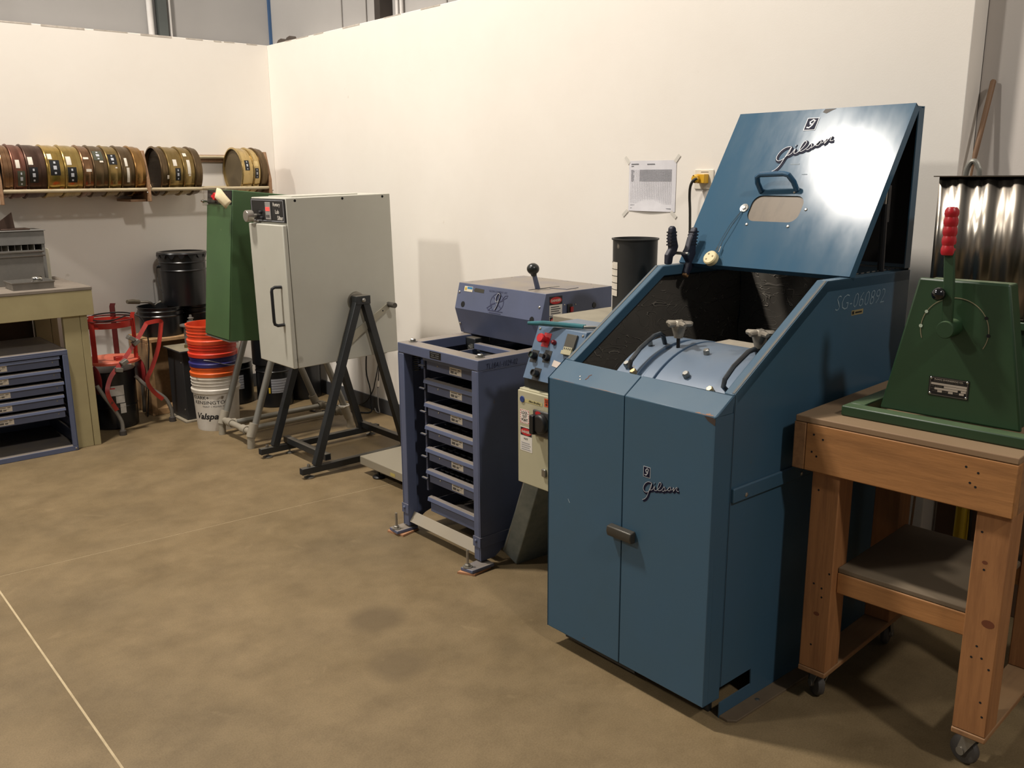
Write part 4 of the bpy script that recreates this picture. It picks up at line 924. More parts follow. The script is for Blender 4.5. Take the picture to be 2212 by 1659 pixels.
b = B(); b.tube(smooth_path([(3.245,5.10,0.184),(3.245,5.103,0.069),(3.245,5.09,0.012),(3.245,5.13,0.008),(3.245,5.15,0.03)]), 0.0042, 6); b.build('pale_end', mat('cable_pale', (150,146,140), 0.5), wc)
B().cyl((3.245,5.091,0.235),(3.245,5.098,0.195),0.010,n=10).build('plug', WHITE, wc)

# ------------------------------------------------------------------ green sifter on galvanised pipe stand
gs = thing('rotary_sifter', 'green rotary sifter cabinet hung on a galvanised pipe stand, behind the grey one', 'machine', (0,0,0))
MG = T(2.55,0,0.95) @ Matrix.Rotation(math.radians(5.6), 4, 'Y')
GA, GB = 4.98, 5.318
B(MG).box(-0.352, 0.29, GA, GB, -0.326, 0.543).build('cabinet', GRN, gs, bev=0.004)
B(MG).box(-0.358, -0.3525, GA+0.001, GB-0.001, -0.32, 0.455).build('door', GRN, gs, bev=0.002)
B(MG).box(-0.358, -0.30, GA-0.004, GB, -0.333, -0.327).build('bottom_strip', ZINC, gs)
pg_ = B(MG).box(-0.357, -0.3525, GA+0.004, GB-0.004, 0.462, 0.54).build('control_panel', BLACK, gs, bev=0.001)
MGp = MG @ onx(-0.3572, GB-0.004, 0.462)
b = B(MGp @ T(0.085, 0.004, 0)); b.box(0,0.052,0,0.068,0,0.012); b.build('power_switch', BLACK, pg_, bev=0.002)
B(MGp @ T(0.100, 0.034, 0.0125)).box(0,0.020,0,0.014,0,0.003).build('switch_light', mat('red_glow', (230,30,60), 0.3, emit=1.2), pg_)
b = B(MGp @ T(0.168, 0.040, 0)); b.lathe([(0,0.034),(0.020,0.034),(0.022,0.030),(0.022,0.014),(0.016,0.012),(0.016,0),(0,0)], 22); b.build('red_button', REDP, pg_)
lines([(0.025,0.052,0.038,0.003),(0.025,0.044,0.034,0.003),(0.030,0.036,0.026,0.003),(0.19,0.06,0.09,0.002),(0.19,0.012,0.014,0.004),(0.22,0.012,0.010,0.004)], mat('panel_grey_print', (120,116,112), 0.6), pg_, MGp)
b = B(MGp @ T(0.020, 0.010, 0)); b.cyl((0,0,0),(-0.002,0.0,0.045),0.006,n=10); b.cyl((0,0,0.03),(0,0,0.036),0.011,n=12); b.build('wing_screw', CHROME, pg_)
b = B(MGp @ T(0.245, 0.012, 0)); b.cyl((0,0,0),(0,0.0,0.04),0.006,n=10); b.cyl((0,0,0.025),(0,0,0.033),0.011,n=12); b.build('wing_screw', CHROME, pg_)
CLR = bpy.data.materials.new('clear_plastic'); CLR.use_nodes = True
pb_ = CLR.node_tree.nodes['Principled BSDF']; pb_.inputs['Transmission Weight'].default_value = 1.0; pb_.inputs['Roughness'].default_value = 0.08; pb_.inputs['IOR'].default_value = 1.15; pb_.inputs['Base Color'].default_value = (0.86,0.87,0.86,1); pb_.inputs['Alpha'].default_value = 0.22
b = B(MG); b.box(-0.386, -0.383, GA-0.002, GB+0.002, 0.445, 0.552); b.box(-0.383, -0.36, GA-0.002, GB+0.002, 0.549, 0.552); b.box(-0.383, -0.36, GA-0.002, GB+0.002, 0.445, 0.448); b.box(-0.383, -0.36, GA-0.002, GA+0.001, 0.448, 0.549); b.box(-0.383,-0.36, GB-0.001, GB+0.002, 0.448, 0.549)
b.build('clear_cover', CLR, pg_, smooth=False)
TAGM = mat('paper_tag', (222,208,172), 0.8, col2=(206,190,154), scale=30)
MT = frame((2.185, 4.955, 1.478), (0.75,-0.66,0.0), (0.08,0.09,1.0))
b = B(MT); n = 8
TL_, TR_, BR_, BL_ = Vector((-0.036,0.060)), Vector((-0.012,0.054)), Vector((0.047,-0.018)), Vector((0.014,-0.058))
LM_ = Vector((-0.046,0.006))
def tagpt(u, v):
    l = TL_.lerp(LM_, v*2) if v < 0.5 else LM_.lerp(BL_, v*2-1); r = TR_.lerp(BR_, v); q = l.lerp(r, u)
    return (q.x, q.y, 0.012*math.sin(v*2.6)+0.006*math.sin(u*3))
G_ = [[b.V(tagpt(u, v)) for u in (0, 0.33, 0.66, 1)] for v in [i/n for i in range(n+1)]]
for i in range(n):
    for j in range(3): b.face([G_[i][j], G_[i][j+1], G_[i+1][j+1], G_[i+1][j]])
tg = tag(b.build('paper_tag', TAGM), 'curled cream paper tag hanging on the green sifter panel', 'tag')
sd_ = tg.modifiers.new('thick', 'SOLIDIFY'); sd_.thickness = 0.0006
PR = 0.0205
for (yy, nm) in ((5.352, 0), (4.944, 1)):
    for (p, q) in (((2.222+0.02,yy,0.062),(2.555,yy,0.955)), ((2.905,yy,0.10),(2.575,yy,0.955))):
        B().cyl(p, q, PR, n=18).build('pipe_leg', PIPE, gs)
    b = B(); b.cyl((2.565,yy-0.03,0.952),(2.565,yy+0.03,0.952),0.034,n=18); b.build('pivot_fitting', FITT, gs)
    b = B(); b.cyl((2.232,yy,0.0),(2.236,yy,0.075),0.022,n=18); b.cyl((2.234,yy,0.070),(2.262,yy,0.150),0.027,n=18); b.build('pipe_foot', FITT, gs)
    b = B(); b.cyl((2.925,yy,0.0),(2.915,yy,0.09),0.022,n=18); b.cyl((2.915,yy,0.070),(2.88,yy,0.150),0.027,n=18); b.build('pipe_foot', FITT, gs)
    yi = yy-0.10 if nm == 0 else yy+0.10
    B().cyl((2.255,yi,0.092),(2.90,yi,0.092),0.018,n=16).build('long_pipe', PIPE, gs)
for xx in (2.245, 2.905):
    B().cyl((xx,4.955,0.095),(xx,5.34,0.095),0.019,n=16).build('cross_pipe', FITT, gs)
    for yc in (5.252, 5.044):
        b = B(); b.cyl((xx,yc-0.03,0.095),(xx,yc+0.03,0.095),0.026,n=16); b.cyl((xx,yc,0.095),(xx+(0.035 if xx < 2.5 else -0.035),yc,0.092),0.025,n=16); b.build('tee_fitting', FITT, gs)
ringw = B(); ringw.tube([(2.885+0.034*math.cos(t*PI/8), 4.944+0.034*math.sin(t*PI/8), 0.155) for t in range(16)], 0.003, 6, closed=True); ringw.build('wire_ring', mat('white_wire', (210,206,196), 0.5), gs)

# ------------------------------------------------------------------ stack of 5-gallon buckets
def bucket_mesh(m, cut=0.368, h=0.368, rb=0.131, rt=0.150):
    k = lambda z: rb+(rt-rb)*z/h
    p = [(0,0.006),(rb-0.006,0.004),(rb,0.0),(rb+0.001,0.004)]
    p += [(k(0.245),0.245),(k(0.248)+0.008,0.248),(k(0.270)+0.010,0.270),(k(0.273)+0.006,0.274),(k(0.276),0.276)]
    for z in [q for q in (0.298, 0.318, 0.340) if q < cut-0.012]: p += [(k(z),z),(k(z)+0.004,z+0.001),(k(z)+0.004,z+0.003),(k(z),z+0.004)]
    p += [(rt,h-0.012),(rt+0.006,h-0.010),(rt+0.006,h),(rt-0.002,h),(rt-0.003,h-0.01)] if cut >= h else [(k(cut),cut),(k(cut)-0.003,cut)]
    p += [(rb-0.003+(rt-rb)*0.2,0.06),(rb-0.004,0.012),(0,0.010)]
    b = B(); b.lathe(p, 44); return b
BX, BY = 2.300, 5.560
offs = ((0.0,0.0,0.0),(0.001,0.0,0.108),(0.0,0.001,0.171),(-0.001,0.0,0.234),(-0.002,0.001,0.318))
cuts = (0.360, 0.318, 0.318, 0.338, 0.368)
cols = (('white', (206,200,190), (176,166,150), 'white plastic paint pail at the bottom of the pail stack'),
        ('orange', (214,96,34), (190,80,30), 'orange pail directly on the white paint pail'),
        ('blue', (44,42,108), (36,34,90), 'dark blue pail in the middle of the pail stack'),
        ('red_orange', (208,58,34), (190,48,28), 'red-orange pail above the dark blue one in the stack'),
        ('bright_orange', (226,84,46), (206,70,38), 'topmost bright orange pail of the stack'))
for k, (nm, c1, c2, lb_) in enumerate(cols):
    t = thing('pail', lb_, 'pail', (BX+offs[k][0], BY+offs[k][1], offs[k][2]), 0, 'stack of nested plastic pails')
    m = mat('pail_'+nm, c1, 0.42, col2=c2, scale=6, spot=(110,96,78) if k == 0 else None, spot_scale=9, spot_thr=0.68)
    bucket_mesh(m, cuts[k]).build('shell', m, t)
    if k == 0: white_pail = t
    if k == 2:
        b = B(); b.tube([(0.155*math.cos(a), 0.155*math.sin(a), 0.30-0.055*math.sin((a-math.radians(225))/math.radians(75)*PI/2)**2*0.9) for a in [math.radians(225+8*i) for i in range(15)]], 0.002, 5); b.build('bail', STEEL, t)
# wrapped lettering on the white pail
def wrap_text(s_, arc_c, width, z, h, par, r=0.142, bold=0.0, shear=0, taper=True):
    o = text(s_, width, h, INK, None, T(0,0,0), bold=bold, shear=shear); me = o.data
    bm = bmesh.new(); bm.from_mesh(me)
    bmesh.ops.triangulate(bm, faces=bm.faces[:]); bm.to_mesh(me); bm.free()
    for v in me.vertices:
        x, y = v.co.x-width/2, v.co.y+z; rr = 0.131+0.019*y/0.368+0.0012; a = arc_c + x/rr
        v.co = Vector((rr*math.cos(a), rr*math.sin(a), y))
    o.parent = par
    # make faces look outwards
    bm = bmesh.new(); bm.from_mesh(me); bmesh.ops.recalc_face_normals(bm, faces=bm.faces); bm.to_mesh(me); bm.free()
    return o
AV = math.atan2(-BY, -BX)
wrap_text('CLARK+', AV-0.80, 0.130, 0.212, 0.022, white_pail)
wrap_text('KENSINGTON', AV-0.30, 0.24, 0.180, 0.022, white_pail)
wrap_text('PAINT + PRIMER IN ONE', AV-0.02, 0.185, 0.160, 0.009, white_pail)
wrap_text('Valspar', AV-0.42, 0.185, 0.066, 0.054, white_pail, bold=0.03, shear=0.3)

# ------------------------------------------------------------------ black pails, drums, boxes in the corner
def steel_pail(name, label, loc, h=0.34, r=0.143, lid=False, open_=True, lbl=False, grp=None, tilt=0, bail=True, rb=None):
    t = thing(name, label, 'pail' if r < 0.17 else 'drum', loc, 0, grp); t.rotation_euler = (tilt, 0, 0)
    rb = rb or r-0.010; k = lambda z: rb+(r-rb)*z/h
    p = [(0,0.004),(rb-0.004,0.004),(rb,0.0),(rb+0.001,0.006)]
    for z in (0.70*h, 0.86*h): p += [(k(z)-0.001,z-0.006),(k(z)+0.004,z),(k(z)-0.001,z+0.006)]
    p += [(r,h-0.006),(r+0.005,h-0.004),(r+0.005,h),(r-0.002,h),(r-0.004,h-0.01),(rb-0.005,0.01),(0,0.009)]
    B().lathe(p, 40).build('shell', BLK_MET, t)
    if lid:
        b = B(T(0, 0, h)); b.lathe([(0,0.012),(r-0.02,0.012),(r-0.012,0.020),(r+0.006,0.020),(r+0.010,0.010),(r+0.008,0.004)], 40)
        ld = b.build('lid', BLK_MET, t)
        for i in range(16):
            a = 2*PI*i/16; u = Vector((math.cos(a), math.sin(a), 0)); v = Vector((-u.y, u.x, 0))
            q = B(T(0, 0, h)); n = 6
            q.prism([(-0.022,0.004)]+[(-0.022+0.044*j/n, 0.004-0.026*math.sin(PI*j/n)) for j in range(n+1)]+[(0.022,0.004)], 'y', -0.001, 0.001)
            for vt in q.b.verts:
                x, y, z = vt.co; vt.co = u*(r+0.008+y)+v*x+Vector((0,0,z))
            q.build('lid_lug', BLK_MET, ld)
    if bail:
        a0 = AV-1.3; b = B(); b.cyl((r*0.97*math.cos(a0), r*0.97*math.sin(a0), 0.78*h), ((r+0.014)*math.cos(a0), (r+0.014)*math.sin(a0), 0.78*h), 0.010, n=10); b.build('ear', BLK_MET, t)
        b = B(); b.tube(smooth_path([((r+0.016)*math.cos(a0+x), (r+0.016)*math.sin(a0+x), h*z) for x, z in ((0,0.78),(-0.10,0.66),(-0.04,0.50),(0.12,0.36),(0.34,0.28))]), 0.0022, 5); b.build('bail', BLK_MET, t)
    return t
wb = thing('wooden_box', 'pale wooden box standing on the floor beside the red cart', 'box', (0,0,0))
b = B(); b.box(2.065, 2.102, 6.10, 6.44, 0.001, 0.505); b.build('side_board', PALE, wb, bev=0.002)
b = B(); b.box(2.065, 2.66, 6.10, 6.44, 0.506, 0.528); b.build('top_board', PALE, wb, bev=0.002)
b = B(); b.box(2.103, 2.66, 6.41, 6.44, 0.001, 0.505); b.build('back_board', PALE, wb, bev=0.002)
b = B(); b.box(2.623, 2.66, 6.10, 6.409, 0.001, 0.505); b.build('side_board', PALE, wb, bev=0.002)
b = B(); b.box(2.103, 2.622, 6.10, 6.409, 0.001, 0.045); b.build('bottom_board', PALE, wb, bev=0.002)
steel_pail('open_pail', 'open black steel pail with an old spoon, on the wooden box', (2.245, 6.275, 0.5285), h=0.200, r=0.148, grp=None, bail=False)
sp = thing('metal_scoop', 'old metal scoop with a dark handle lying across the open black pail', 'scoop', (0,0,0))
b = B(); b.tube([(1.972,6.10,0.798),(2.01,6.115,0.795),(2.06,6.13,0.786)], [0.013,0.016,0.014], 10); b.build('handle', mat('old_handle', (76,68,54), 0.7), sp)
b = B(); b.tube(smooth_path([(2.06,6.13,0.786),(2.11,6.15,0.780),(2.15,6.17,0.766),(2.18,6.19,0.738)]), 0.009, 8); b.build('shank', STEEL, sp)
b = B(); b.tube([(2.17,6.20,0.74),(2.21,6.22,0.755),(2.235,6.23,0.762)], [0.004,0.004,0.009], 8); b.build('tip', STEEL, sp)
steel_pail('tall_pail', 'black steel pail whose crimped lid sits askew, high beside the green sifter', (2.425, 6.262, 0.728), h=0.345, r=0.158, lid=True)
steel_pail('black_drum', 'black pail carrying the lidded pail behind the orange pails', (2.515, 6.28, 0.5285), h=0.198, r=0.115, bail=False, rb=0.114)
bc = thing('black_cabinet', 'black steel cabinet on the floor left of the paint pail stack', 'cabinet', (0,0,0))
BCM = mat('cabinet_black', (40,41,44), 0.5, col2=(50,50,50), scale=5, dust=(150,140,116), dust_amt=0.9)
b = B(); b.box(2.185, 2.44, 5.792, 6.05, 0.012, 0.470); b.build('body', BCM, bc, bev=0.003)
b = B(); b.box(2.165, 2.46, 5.775, 6.07, 0.471, 0.482); b.build('top', BCM, bc, bev=0.002)
b = B(); b.box(2.16, 2.44, 5.76, 6.05, 0.001, 0.011); b.build('base', mat('base_dusty', (150,140,120), 0.7), bc)
for z in (0.08, 0.40): screw(bc, onx(2.1848, 5.82, z), 0.006, ZINC)
b = B(); b.cyl((2.27,5.90,0.482),(2.27,5.90,0.500),0.022,n=18); b.build('knob', mat('dull_brass', (120,104,66), 0.5, 0.5), bc)
# silver fittings stacked on the cabinet
fx_ = thing('pipe_fitting', 'bright threaded metal fitting with a flange behind the orange pails', 'fitting', (2.335, 5.975, 0.4825))
b = B(); b.lathe([(0,0),(0.05,0),(0.05,0.13),(0.075,0.132),(0.075,0.140),(0.02,0.142),(0.018,0.155),(0.026,0.157),(0.026,0.163),(0.014,0.165),(0.013,0.178),(0.020,0.18),(0.020,0.186),(0.009,0.189),(0.008,0.205),(0,0.207)], 26); b.build('stem', ALU, fx_)
b = B(); b.tube([(0.05+0.058*math.cos(2*PI*i/28), -0.03+0.058*math.sin(2*PI*i/28), 0.147) for i in range(28)], 0.0045, 6, closed=True); b.build('clamp_ring', ALU, fx_)
def chart_drum(label, loc, r, h, a, z0, z1, w, yel=False):
    t = thing('black_drum', label, 'drum', loc, 0, None)
    p = [(0,0.004),(r-0.006,0.0),(r,0.004),(r,h-0.05),(r+0.004,h-0.045),(r,h-0.04),(r,h-0.004),(r+0.004,h),(r-0.01,h),(r-0.02,h-0.004),(0,h-0.006)]
    B().lathe(p, 40).build('shell', BLK_MET, t)
    if w:
        cpatch(t, 'chart_label', mat('chart_grey', (150,152,158), 0.6), r+0.0012, a, a+w, z0, z1)
        for k in range(5): cpatch(t, 'chart_line', INK, r+0.0018, a, a+w, z0+(z1-z0)*(k+0.6)/5.4, z0+(z1-z0)*(k+0.6)/5.4+0.002, 8)
        if yel: cpatch(t, 'yellow_mark', mat('yellow_mark', (190,160,40), 0.6), r+0.0015, a-0.16, a-0.06, z0, z0+0.04, 4)
    return t
chart_drum('black drum with a grey chart label just right of the pail stack', (2.665, 6.13, 0.0005), 0.145, 0.300, AV-0.22, 0.115, 0.215, 0.75)
chart_drum('black drum with a ruled label and yellow mark between the pipe legs', (2.855, 5.85, 0.0005), 0.125, 0.30, AV-0.25, 0.105, 0.205, 1.0, True)
chart_drum('wide black drum against the wall behind the sifter legs', (3.115, 5.93, 0.0005), 0.14, 0.40, 0, 0, 0, 0)
chart_drum('black drum stacked on the labelled drum behind the grey sifter', (2.845, 5.86, 0.3012), 0.13, 0.34, 0, 0, 0, 0)
# ------------------------------------------------------------------ red cart
ct_ = thing('red_cart', 'red steel tilting cart with ring top and grey tubular legs', 'cart', (0,0,0))
TUBG = mat('cart_leg_grey', (134,130,122), 0.45, 0.4)
RCX, RCY = 1.815, 6.03
b = B(); b.lathe([(0.150,0.665),(0.153,0.665),(0.153,0.702),(0.150,0.702),(0.150,0.665)], 44, at=(RCX,RCY,0)); b.build('ring', RED, ct_)
b = B(); b.tube([(RCX+0.160*math.cos(2*PI*i/40), RCY+0.160*math.sin(2*PI*i/40), 0.712) for i in range(40)], 0.005, 6, closed=True); b.build('rod_ring', mat('rod_dark_red', (96,34,30), 0.5), ct_)
DRB = mat('dark_red_post', (84,30,28), 0.5)
for (a, m, z1, wd) in ((216, RED, 0.752, 0.032), (322, RED, 0.752, 0.026), (60, DRB, 0.79, 0.034), (150, DRB, 0.74, 0.03)):
    x, y = RCX+0.158*math.cos(math.radians(a)), RCY+0.158*math.sin(math.radians(a))
    b = B(); b.band([(x,y,0.445),(x,y,z1-0.02),(x+0.006,y-0.004,z1)], wd, 0.006, (0.75,-0.66,0)); b.build('post', m, ct_)
b = B(); b.lathe([(0,0.452),(0.165,0.452),(0.172,0.446),(0.172,0.432),(0.160,0.430),(0,0.430)], 40, at=(RCX,RCY,0)); b.build('tray_disc', mat('red_disc', (196,92,66), 0.5, col2=(170,60,44), scale=8, dust=(196,120,96), dust_amt=0.5), ct_)
b = B(); b.box(RCX-0.01, RCX+0.045, RCY-0.12, RCY-0.07, 0.4525, 0.475); b.build('clamp_block', RED, ct_, bev=0.002)
P1 = [(2.103,5.88,0.668),(2.09,5.875,0.686),(2.002,5.845,0.684),(1.984,5.84,0.669),(1.928,5.83,0.596),(1.804,5.80,0.46),(1.734,5.79,0.392),(1.700,5.78,0.33),(1.690,5.77,0.287),(1.703,5.77,0.235),(1.735,5.768,0.165)]
b = B(); b.band(smooth_path(P1, 3), 0.006, 0.026, (0.30,0.95,-0.1)); b.build('handle_bar', RED, ct_)
P2 = [(2.103,5.88,0.675),(2.070,5.88,0.518),(2.017,5.88,0.388),(1.978,5.88,0.316),(1.987,5.88,0.261),(2.022,5.88,0.206),(2.066,5.88,0.160)]
b = B(); b.band(smooth_path(P2, 3), 0.006, 0.026, (0.30,0.95,-0.1)); b.build('handle_bar', RED, ct_)
b = B(); b.tube(smooth_path([(1.640,5.80,0.335),(1.672,5.79,0.264),(1.725,5.785,0.165),(1.752,5.775,0.100),(1.758,5.77,0.060),(1.755,5.765,0.012)]), 0.0125, 10); b.build('leg', TUBG, ct_)
b = B(); b.tube(smooth_path([(1.92,5.93,0.335),(1.975,5.91,0.262),(2.03,5.895,0.215),(2.085,5.885,0.160),(2.112,5.88,0.090),(2.117,5.88,0.045),(2.116,5.88,0.012)]), 0.0125, 10); b.build('leg', TUBG, ct_)
for (x, y) in ((1.755,5.765), (2.116,5.88)):
    b = B(); b.lathe([(0,0.0),(0.022,0.0),(0.021,0.028),(0.015,0.034),(0,0.034)], 18, at=(x,y,0)); b.build('rubber_foot', mat('rubber_foot', (62,56,50), 0.8), ct_)
b = B(); b.tube([(1.61,6.15,0.30),(1.60,6.20,0.15),(1.60,6.22,0.012)], 0.0125, 10); b.build('leg', TUBG, ct_)
b = B(); b.tube([(2.03,6.15,0.30),(2.05,6.20,0.15),(2.05,6.22,0.012)], 0.0125, 10); b.build('leg', TUBG, ct_)
CLG = mat('clip_grey', (128,124,116), 0.5, 0.4)
for (x, y, z, a) in ((1.905,5.815,0.575,-35), (1.812,5.785,0.462,-30), (1.775,5.79,0.418,10), (1.875,5.81,0.605,30)):
    b = B(T(x,y,z) @ Matrix.Rotation(math.radians(a), 4, 'Y')); b.box(-0.022,0.022,-0.028,0.020,-0.012,0.014); b.build('clip_block', CLG, ct_, bev=0.003)
for (sx, sy) in ((1.660,5.905), (1.965,5.99)):
    b = B(); b.lathe([(0,-0.012),(0.075,-0.012),(0.088,-0.004),(0.092,0.0),(0.088,0.004),(0.075,0.012),(0,0.012)], 30, at=(sx+0.01,0.0,0.345), ax='x')
    o = b.build('side_wheel', mat('wheel_dark_red', (120,30,30), 0.5), ct_); o.location = (0, sy, 0)
pd_ = thing('black_pail', 'black pail with white labels standing under the red cart', 'pail', (1.805, 6.06, 0.0005))
p = [(0,0.004),(0.142,0.0),(0.146,0.006),(0.148,0.14),(0.152,0.145),(0.148,0.15),(0.150,0.372),(0.156,0.376),(0.150,0.38),(0.0,0.382)]
B().lathe(p, 40).build('shell', BLK_MET, pd_)
PLB = mat('paper_label', (186,180,170), 0.7, col2=(160,154,146), scale=30)
cpatch(pd_, 'paper_label', PLB, 0.1515, AV+0.00, AV+0.58, 0.225, 0.290)
cpatch(pd_, 'paper_label', PLB, 0.1515, AV+0.22, AV+0.58, 0.175, 0.222)
cpatch(pd_, 'paper_label', PLB, 0.1515, AV+0.36, AV+0.60, 0.105, 0.170)
cpatch(pd_, 'red_print', DRED, 0.152, AV+0.03, AV+0.22, 0.270, 0.278, 4)
b = B(); b.tube(smooth_path([(1.955,5.99,0.718),(1.90,5.92,0.735),(1.80,5.87,0.722),(1.70,5.92,0.725),(1.76,6.12,0.73),(1.92,6.14,0.73),(1.985,6.02,0.722),(2.03,6.00,0.67),(2.06,6.03,0.52),(2.045,6.04,0.35),(2.03,6.05,0.15),(2.02,6.07,0.012)]), 0.0045, 6)
tag(b.build('electric_cord', CB), 'black cord coiled on the ring of the red cart and hanging down', 'cord')

# ------------------------------------------------------------------ painted work table on the left
tb = thing('work_table', 'cream painted wooden work table against the sieve wall', 'table', (0,0,0))
TX0, TX1 = -1.2, 1.626
B().box(TX0, TX1, 5.628, 6.40, 0.952, 0.970).build('tabletop', mat('dusty_tabletop', (124,114,102), 0.7, col2=(108,98,88), scale=7), tb, bev=0.002)
B().box(TX0, TX1-0.002, 5.630, 5.668, 0.804, 0.951).build('front_apron', YELW, tb, bev=0.002)
B().box(TX1-0.04, TX1-0.002, 5.669, 6.40, 0.804, 0.951).build('side_apron', YELW, tb, bev=0.002)
for yy in (5.650, 6.30):
    B().box(1.452, 1.5445, yy, yy+0.038, 0.0005, 0.803).build('leg', YELW, tb, bev=0.002)
    B().box(1.5465, 1.587, yy, yy+0.085, 0.0005, 0.803).build('leg', YELW, tb, bev=0.002)
for xx in (0.05, -1.1):
    for yy in (5.65, 6.30): B().box(xx, xx+0.085, yy, yy+0.038, 0.0005, 0.803).build('leg', YELW, tb, bev=0.002)
B().box(TX0, 1.45, 6.36, 6.378, 0.02, 0.80).build('back_board', mat('dark_ply', (96,76,56), 0.8, col2=(78,62,46), scale=4), tb)
# tray cabinet below it
tc_ = thing('tray_cabinet', 'violet-blue steel tray cabinet under the cream work table', 'cabinet', (1.447, 5.616, 0.0005), math.radians(90))
WT = 0.62
b = B(); b.box(0, 0.60, 0, 0.003, 0.0, 0.614); b.build('side_panel', SPURP, tc_, bev=0.001)
b = B(); b.box(0, 0.60, WT-0.003, WT, 0.0, 0.614); b.build('side_panel', SPURP, tc_, bev=0.001)
B().box(0, 0.60, 0.0035, WT-0.0035, 0.606, 0.614).build('top_panel', SPURP, tc_, bev=0.002)
B().box(0.0, 0.012, 0.0035, WT-0.0035, 0.586, 0.6055).build('top_rail', SPURP, tc_, bev=0.002)
B().box(0.0, 0.60, 0.0035, WT-0.0035, 0.0, 0.030).build('bottom_panel', SPURP, tc_, bev=0.002)
for ya, yb in ((0.0035,0.030),(WT-0.030,WT-0.0035)): B().box(0.0, 0.012, ya, yb, 0.0305, 0.5855).build('front_post', SPURP, tc_, bev=0.002)
B().box(0.594, 0.60, 0.0035, WT-0.0035, 0.031, 0.60).build('back_panel', SPURP, tc_, smooth=False)
screw(tc_, onx(-0.0002, 0.014, 0.014), 0.006, ZINC)
for k, z1 in enumerate((0.5845, 0.508, 0.430, 0.352, 0.274)): tray(tc_, z1, k, y0=0.048 if k != 2 else 0.040, y1=0.57, x0=0.016, cells=(3,3))
for z in (0.50, 0.425, 0.347, 0.270, 0.195, 0.125): B().box(0.014, 0.55, 0.0065, 0.022, z-0.004, z).build('tray_ledge', SPURP, tc_)
# sample splitter on the table
spl = thing('sample_splitter', 'grey sheet metal sample splitter with chutes on the work table', 'splitter', (0,0,0.9705))
SG = mat('splitter_grey', (128,126,122), 0.5, 0.35, col2=(110,108,104), scale=9)
b = B(); b.box(1.16, 1.520, 6.10, 6.106, 0.232, 0.312); b.build('front_panel', SG, spl, bev=0.001)
b = B(); b.box(1.500, 1.518, 6.107, 6.34, 0.0, 0.312); b.build('side_plate', SG, spl, bev=0.001)
b = B(); b.box(1.15, 1.528, 6.09, 6.36, 0.313, 0.317); b.build('top_flange', SG, spl, bev=0.001)
B().box(1.16, 1.499, 6.33, 6.34, 0.0, 0.312).build('back_panel', SG, spl)
for k in range(9): B().prism([(6.107,0.31),(6.32,0.31),(6.32,0.15),(6.107,0.185)], 'x', 1.17+k*0.036, 1.172+k*0.036).build('chute_wall', ALU if k % 2 else mat('chute_bright', (214,212,200), 0.4), spl, smooth=False)
hp_ = B(); hp_.prism([(6.14,0.3175),(6.30,0.3175),(6.20,0.42)], 'x', 1.20, 1.21); hp_.prism([(1.21,0.3175),(1.385,0.3175),(1.375,0.425),(1.30,0.37)], 'y', 6.19, 6.194); hp_.build('hopper_flap', mat('dark_copper', (70,52,42), 0.5, 0.4), spl)
B().box(1.30, 1.46, 6.16, 6.28, 0.3175, 0.326).build('hopper_plate', mat('dark_copper', (70,52,42), 0.5, 0.4), spl, bev=0.002)
ALP = mat('pan_aluminium', (140,136,130), 0.42, 0.6, col2=(120,116,110), scale=12, rvar=0.1)
def pan(name, label, x0, x1, y0, y1, z0, z1, ins, par_z=0.9705, rw=0.01):
    t = thing(name, label, 'pan', (0,0,par_z))
    b = B(); i = ins
    A = [(x0+i,y0+i),(x1-i,y0+i),(x1-i,y1-i),(x0+i,y1-i)]; C = [(x0,y0),(x1,y0),(x1,y1),(x0,y1)]; D = [(x0-rw,y0-rw),(x1+rw,y0-rw),(x1+rw,y1+rw),(x0-rw,y1+rw)]
    va = [b.V((x,y,z0)) for x,y in A]; vc = [b.V((x,y,z1)) for x,y in C]; vd = [b.V((x,y,z1)) for x,y in D]; ve = [b.V((x,y,z1-0.008)) for x,y in D]
    b.face(va)
    for k in range(4):
        for P, Q in ((va,vc),(vc,vd),(vd,ve)): b.face([P[k],P[(k+1)%4],Q[(k+1)%4],Q[k]])
    o = b.build('pan_body', ALP, t, ang=25); s_ = o.modifiers.new('thick','SOLIDIFY'); s_.thickness = 0.002
    return t
pan('splitter_pan', 'deep grey metal pan in front of the splitter chutes, under another', 1.14, 1.470, 5.98, 6.075, 0.003, 0.176, 0.006)
pan('splitter_pan', 'upper grey metal pan nested on the deep pan before the splitter', 1.14, 1.468, 5.985, 6.07, 0.130, 0.200, 0.004)
pan('shallow_tray', 'shallow metal sample tray at the table edge', 1.225, 1.445, 5.71, 5.90, 0.002, 0.044, 0.004, rw=0.004)
sc_ = thing('hand_scoop', 'small shiny hand scoop lying in the shallow sample tray', 'scoop', (1.37, 5.79, 0.975))
b = B(); b.lathe([(0.016,0.0),(0.018,0.05)], 14, ax='x', at=(-0.02,0,0.045), a0=PI*0.1, a1=PI*1.2); o = b.build('bowl', CHROME, sc_); s_ = o.modifiers.new('t','SOLIDIFY'); s_.thickness = 0.001
b = B(); b.tube([(-0.02,0,0.035),(-0.05,-0.02,0.012),(-0.07,-0.03,0.010)], 0.005, 6); b.build('handle', mat('scoop_dark', (70,66,62), 0.4, 0.6), sc_)
tag(B().box(1.532, 1.560, 6.20, 6.30, 0.9705, 1.165).build('white_block', mat('ivory_board', (206,200,180), 0.6), bev=0.002), 'narrow ivory board standing on the table right of the splitter', 'board')

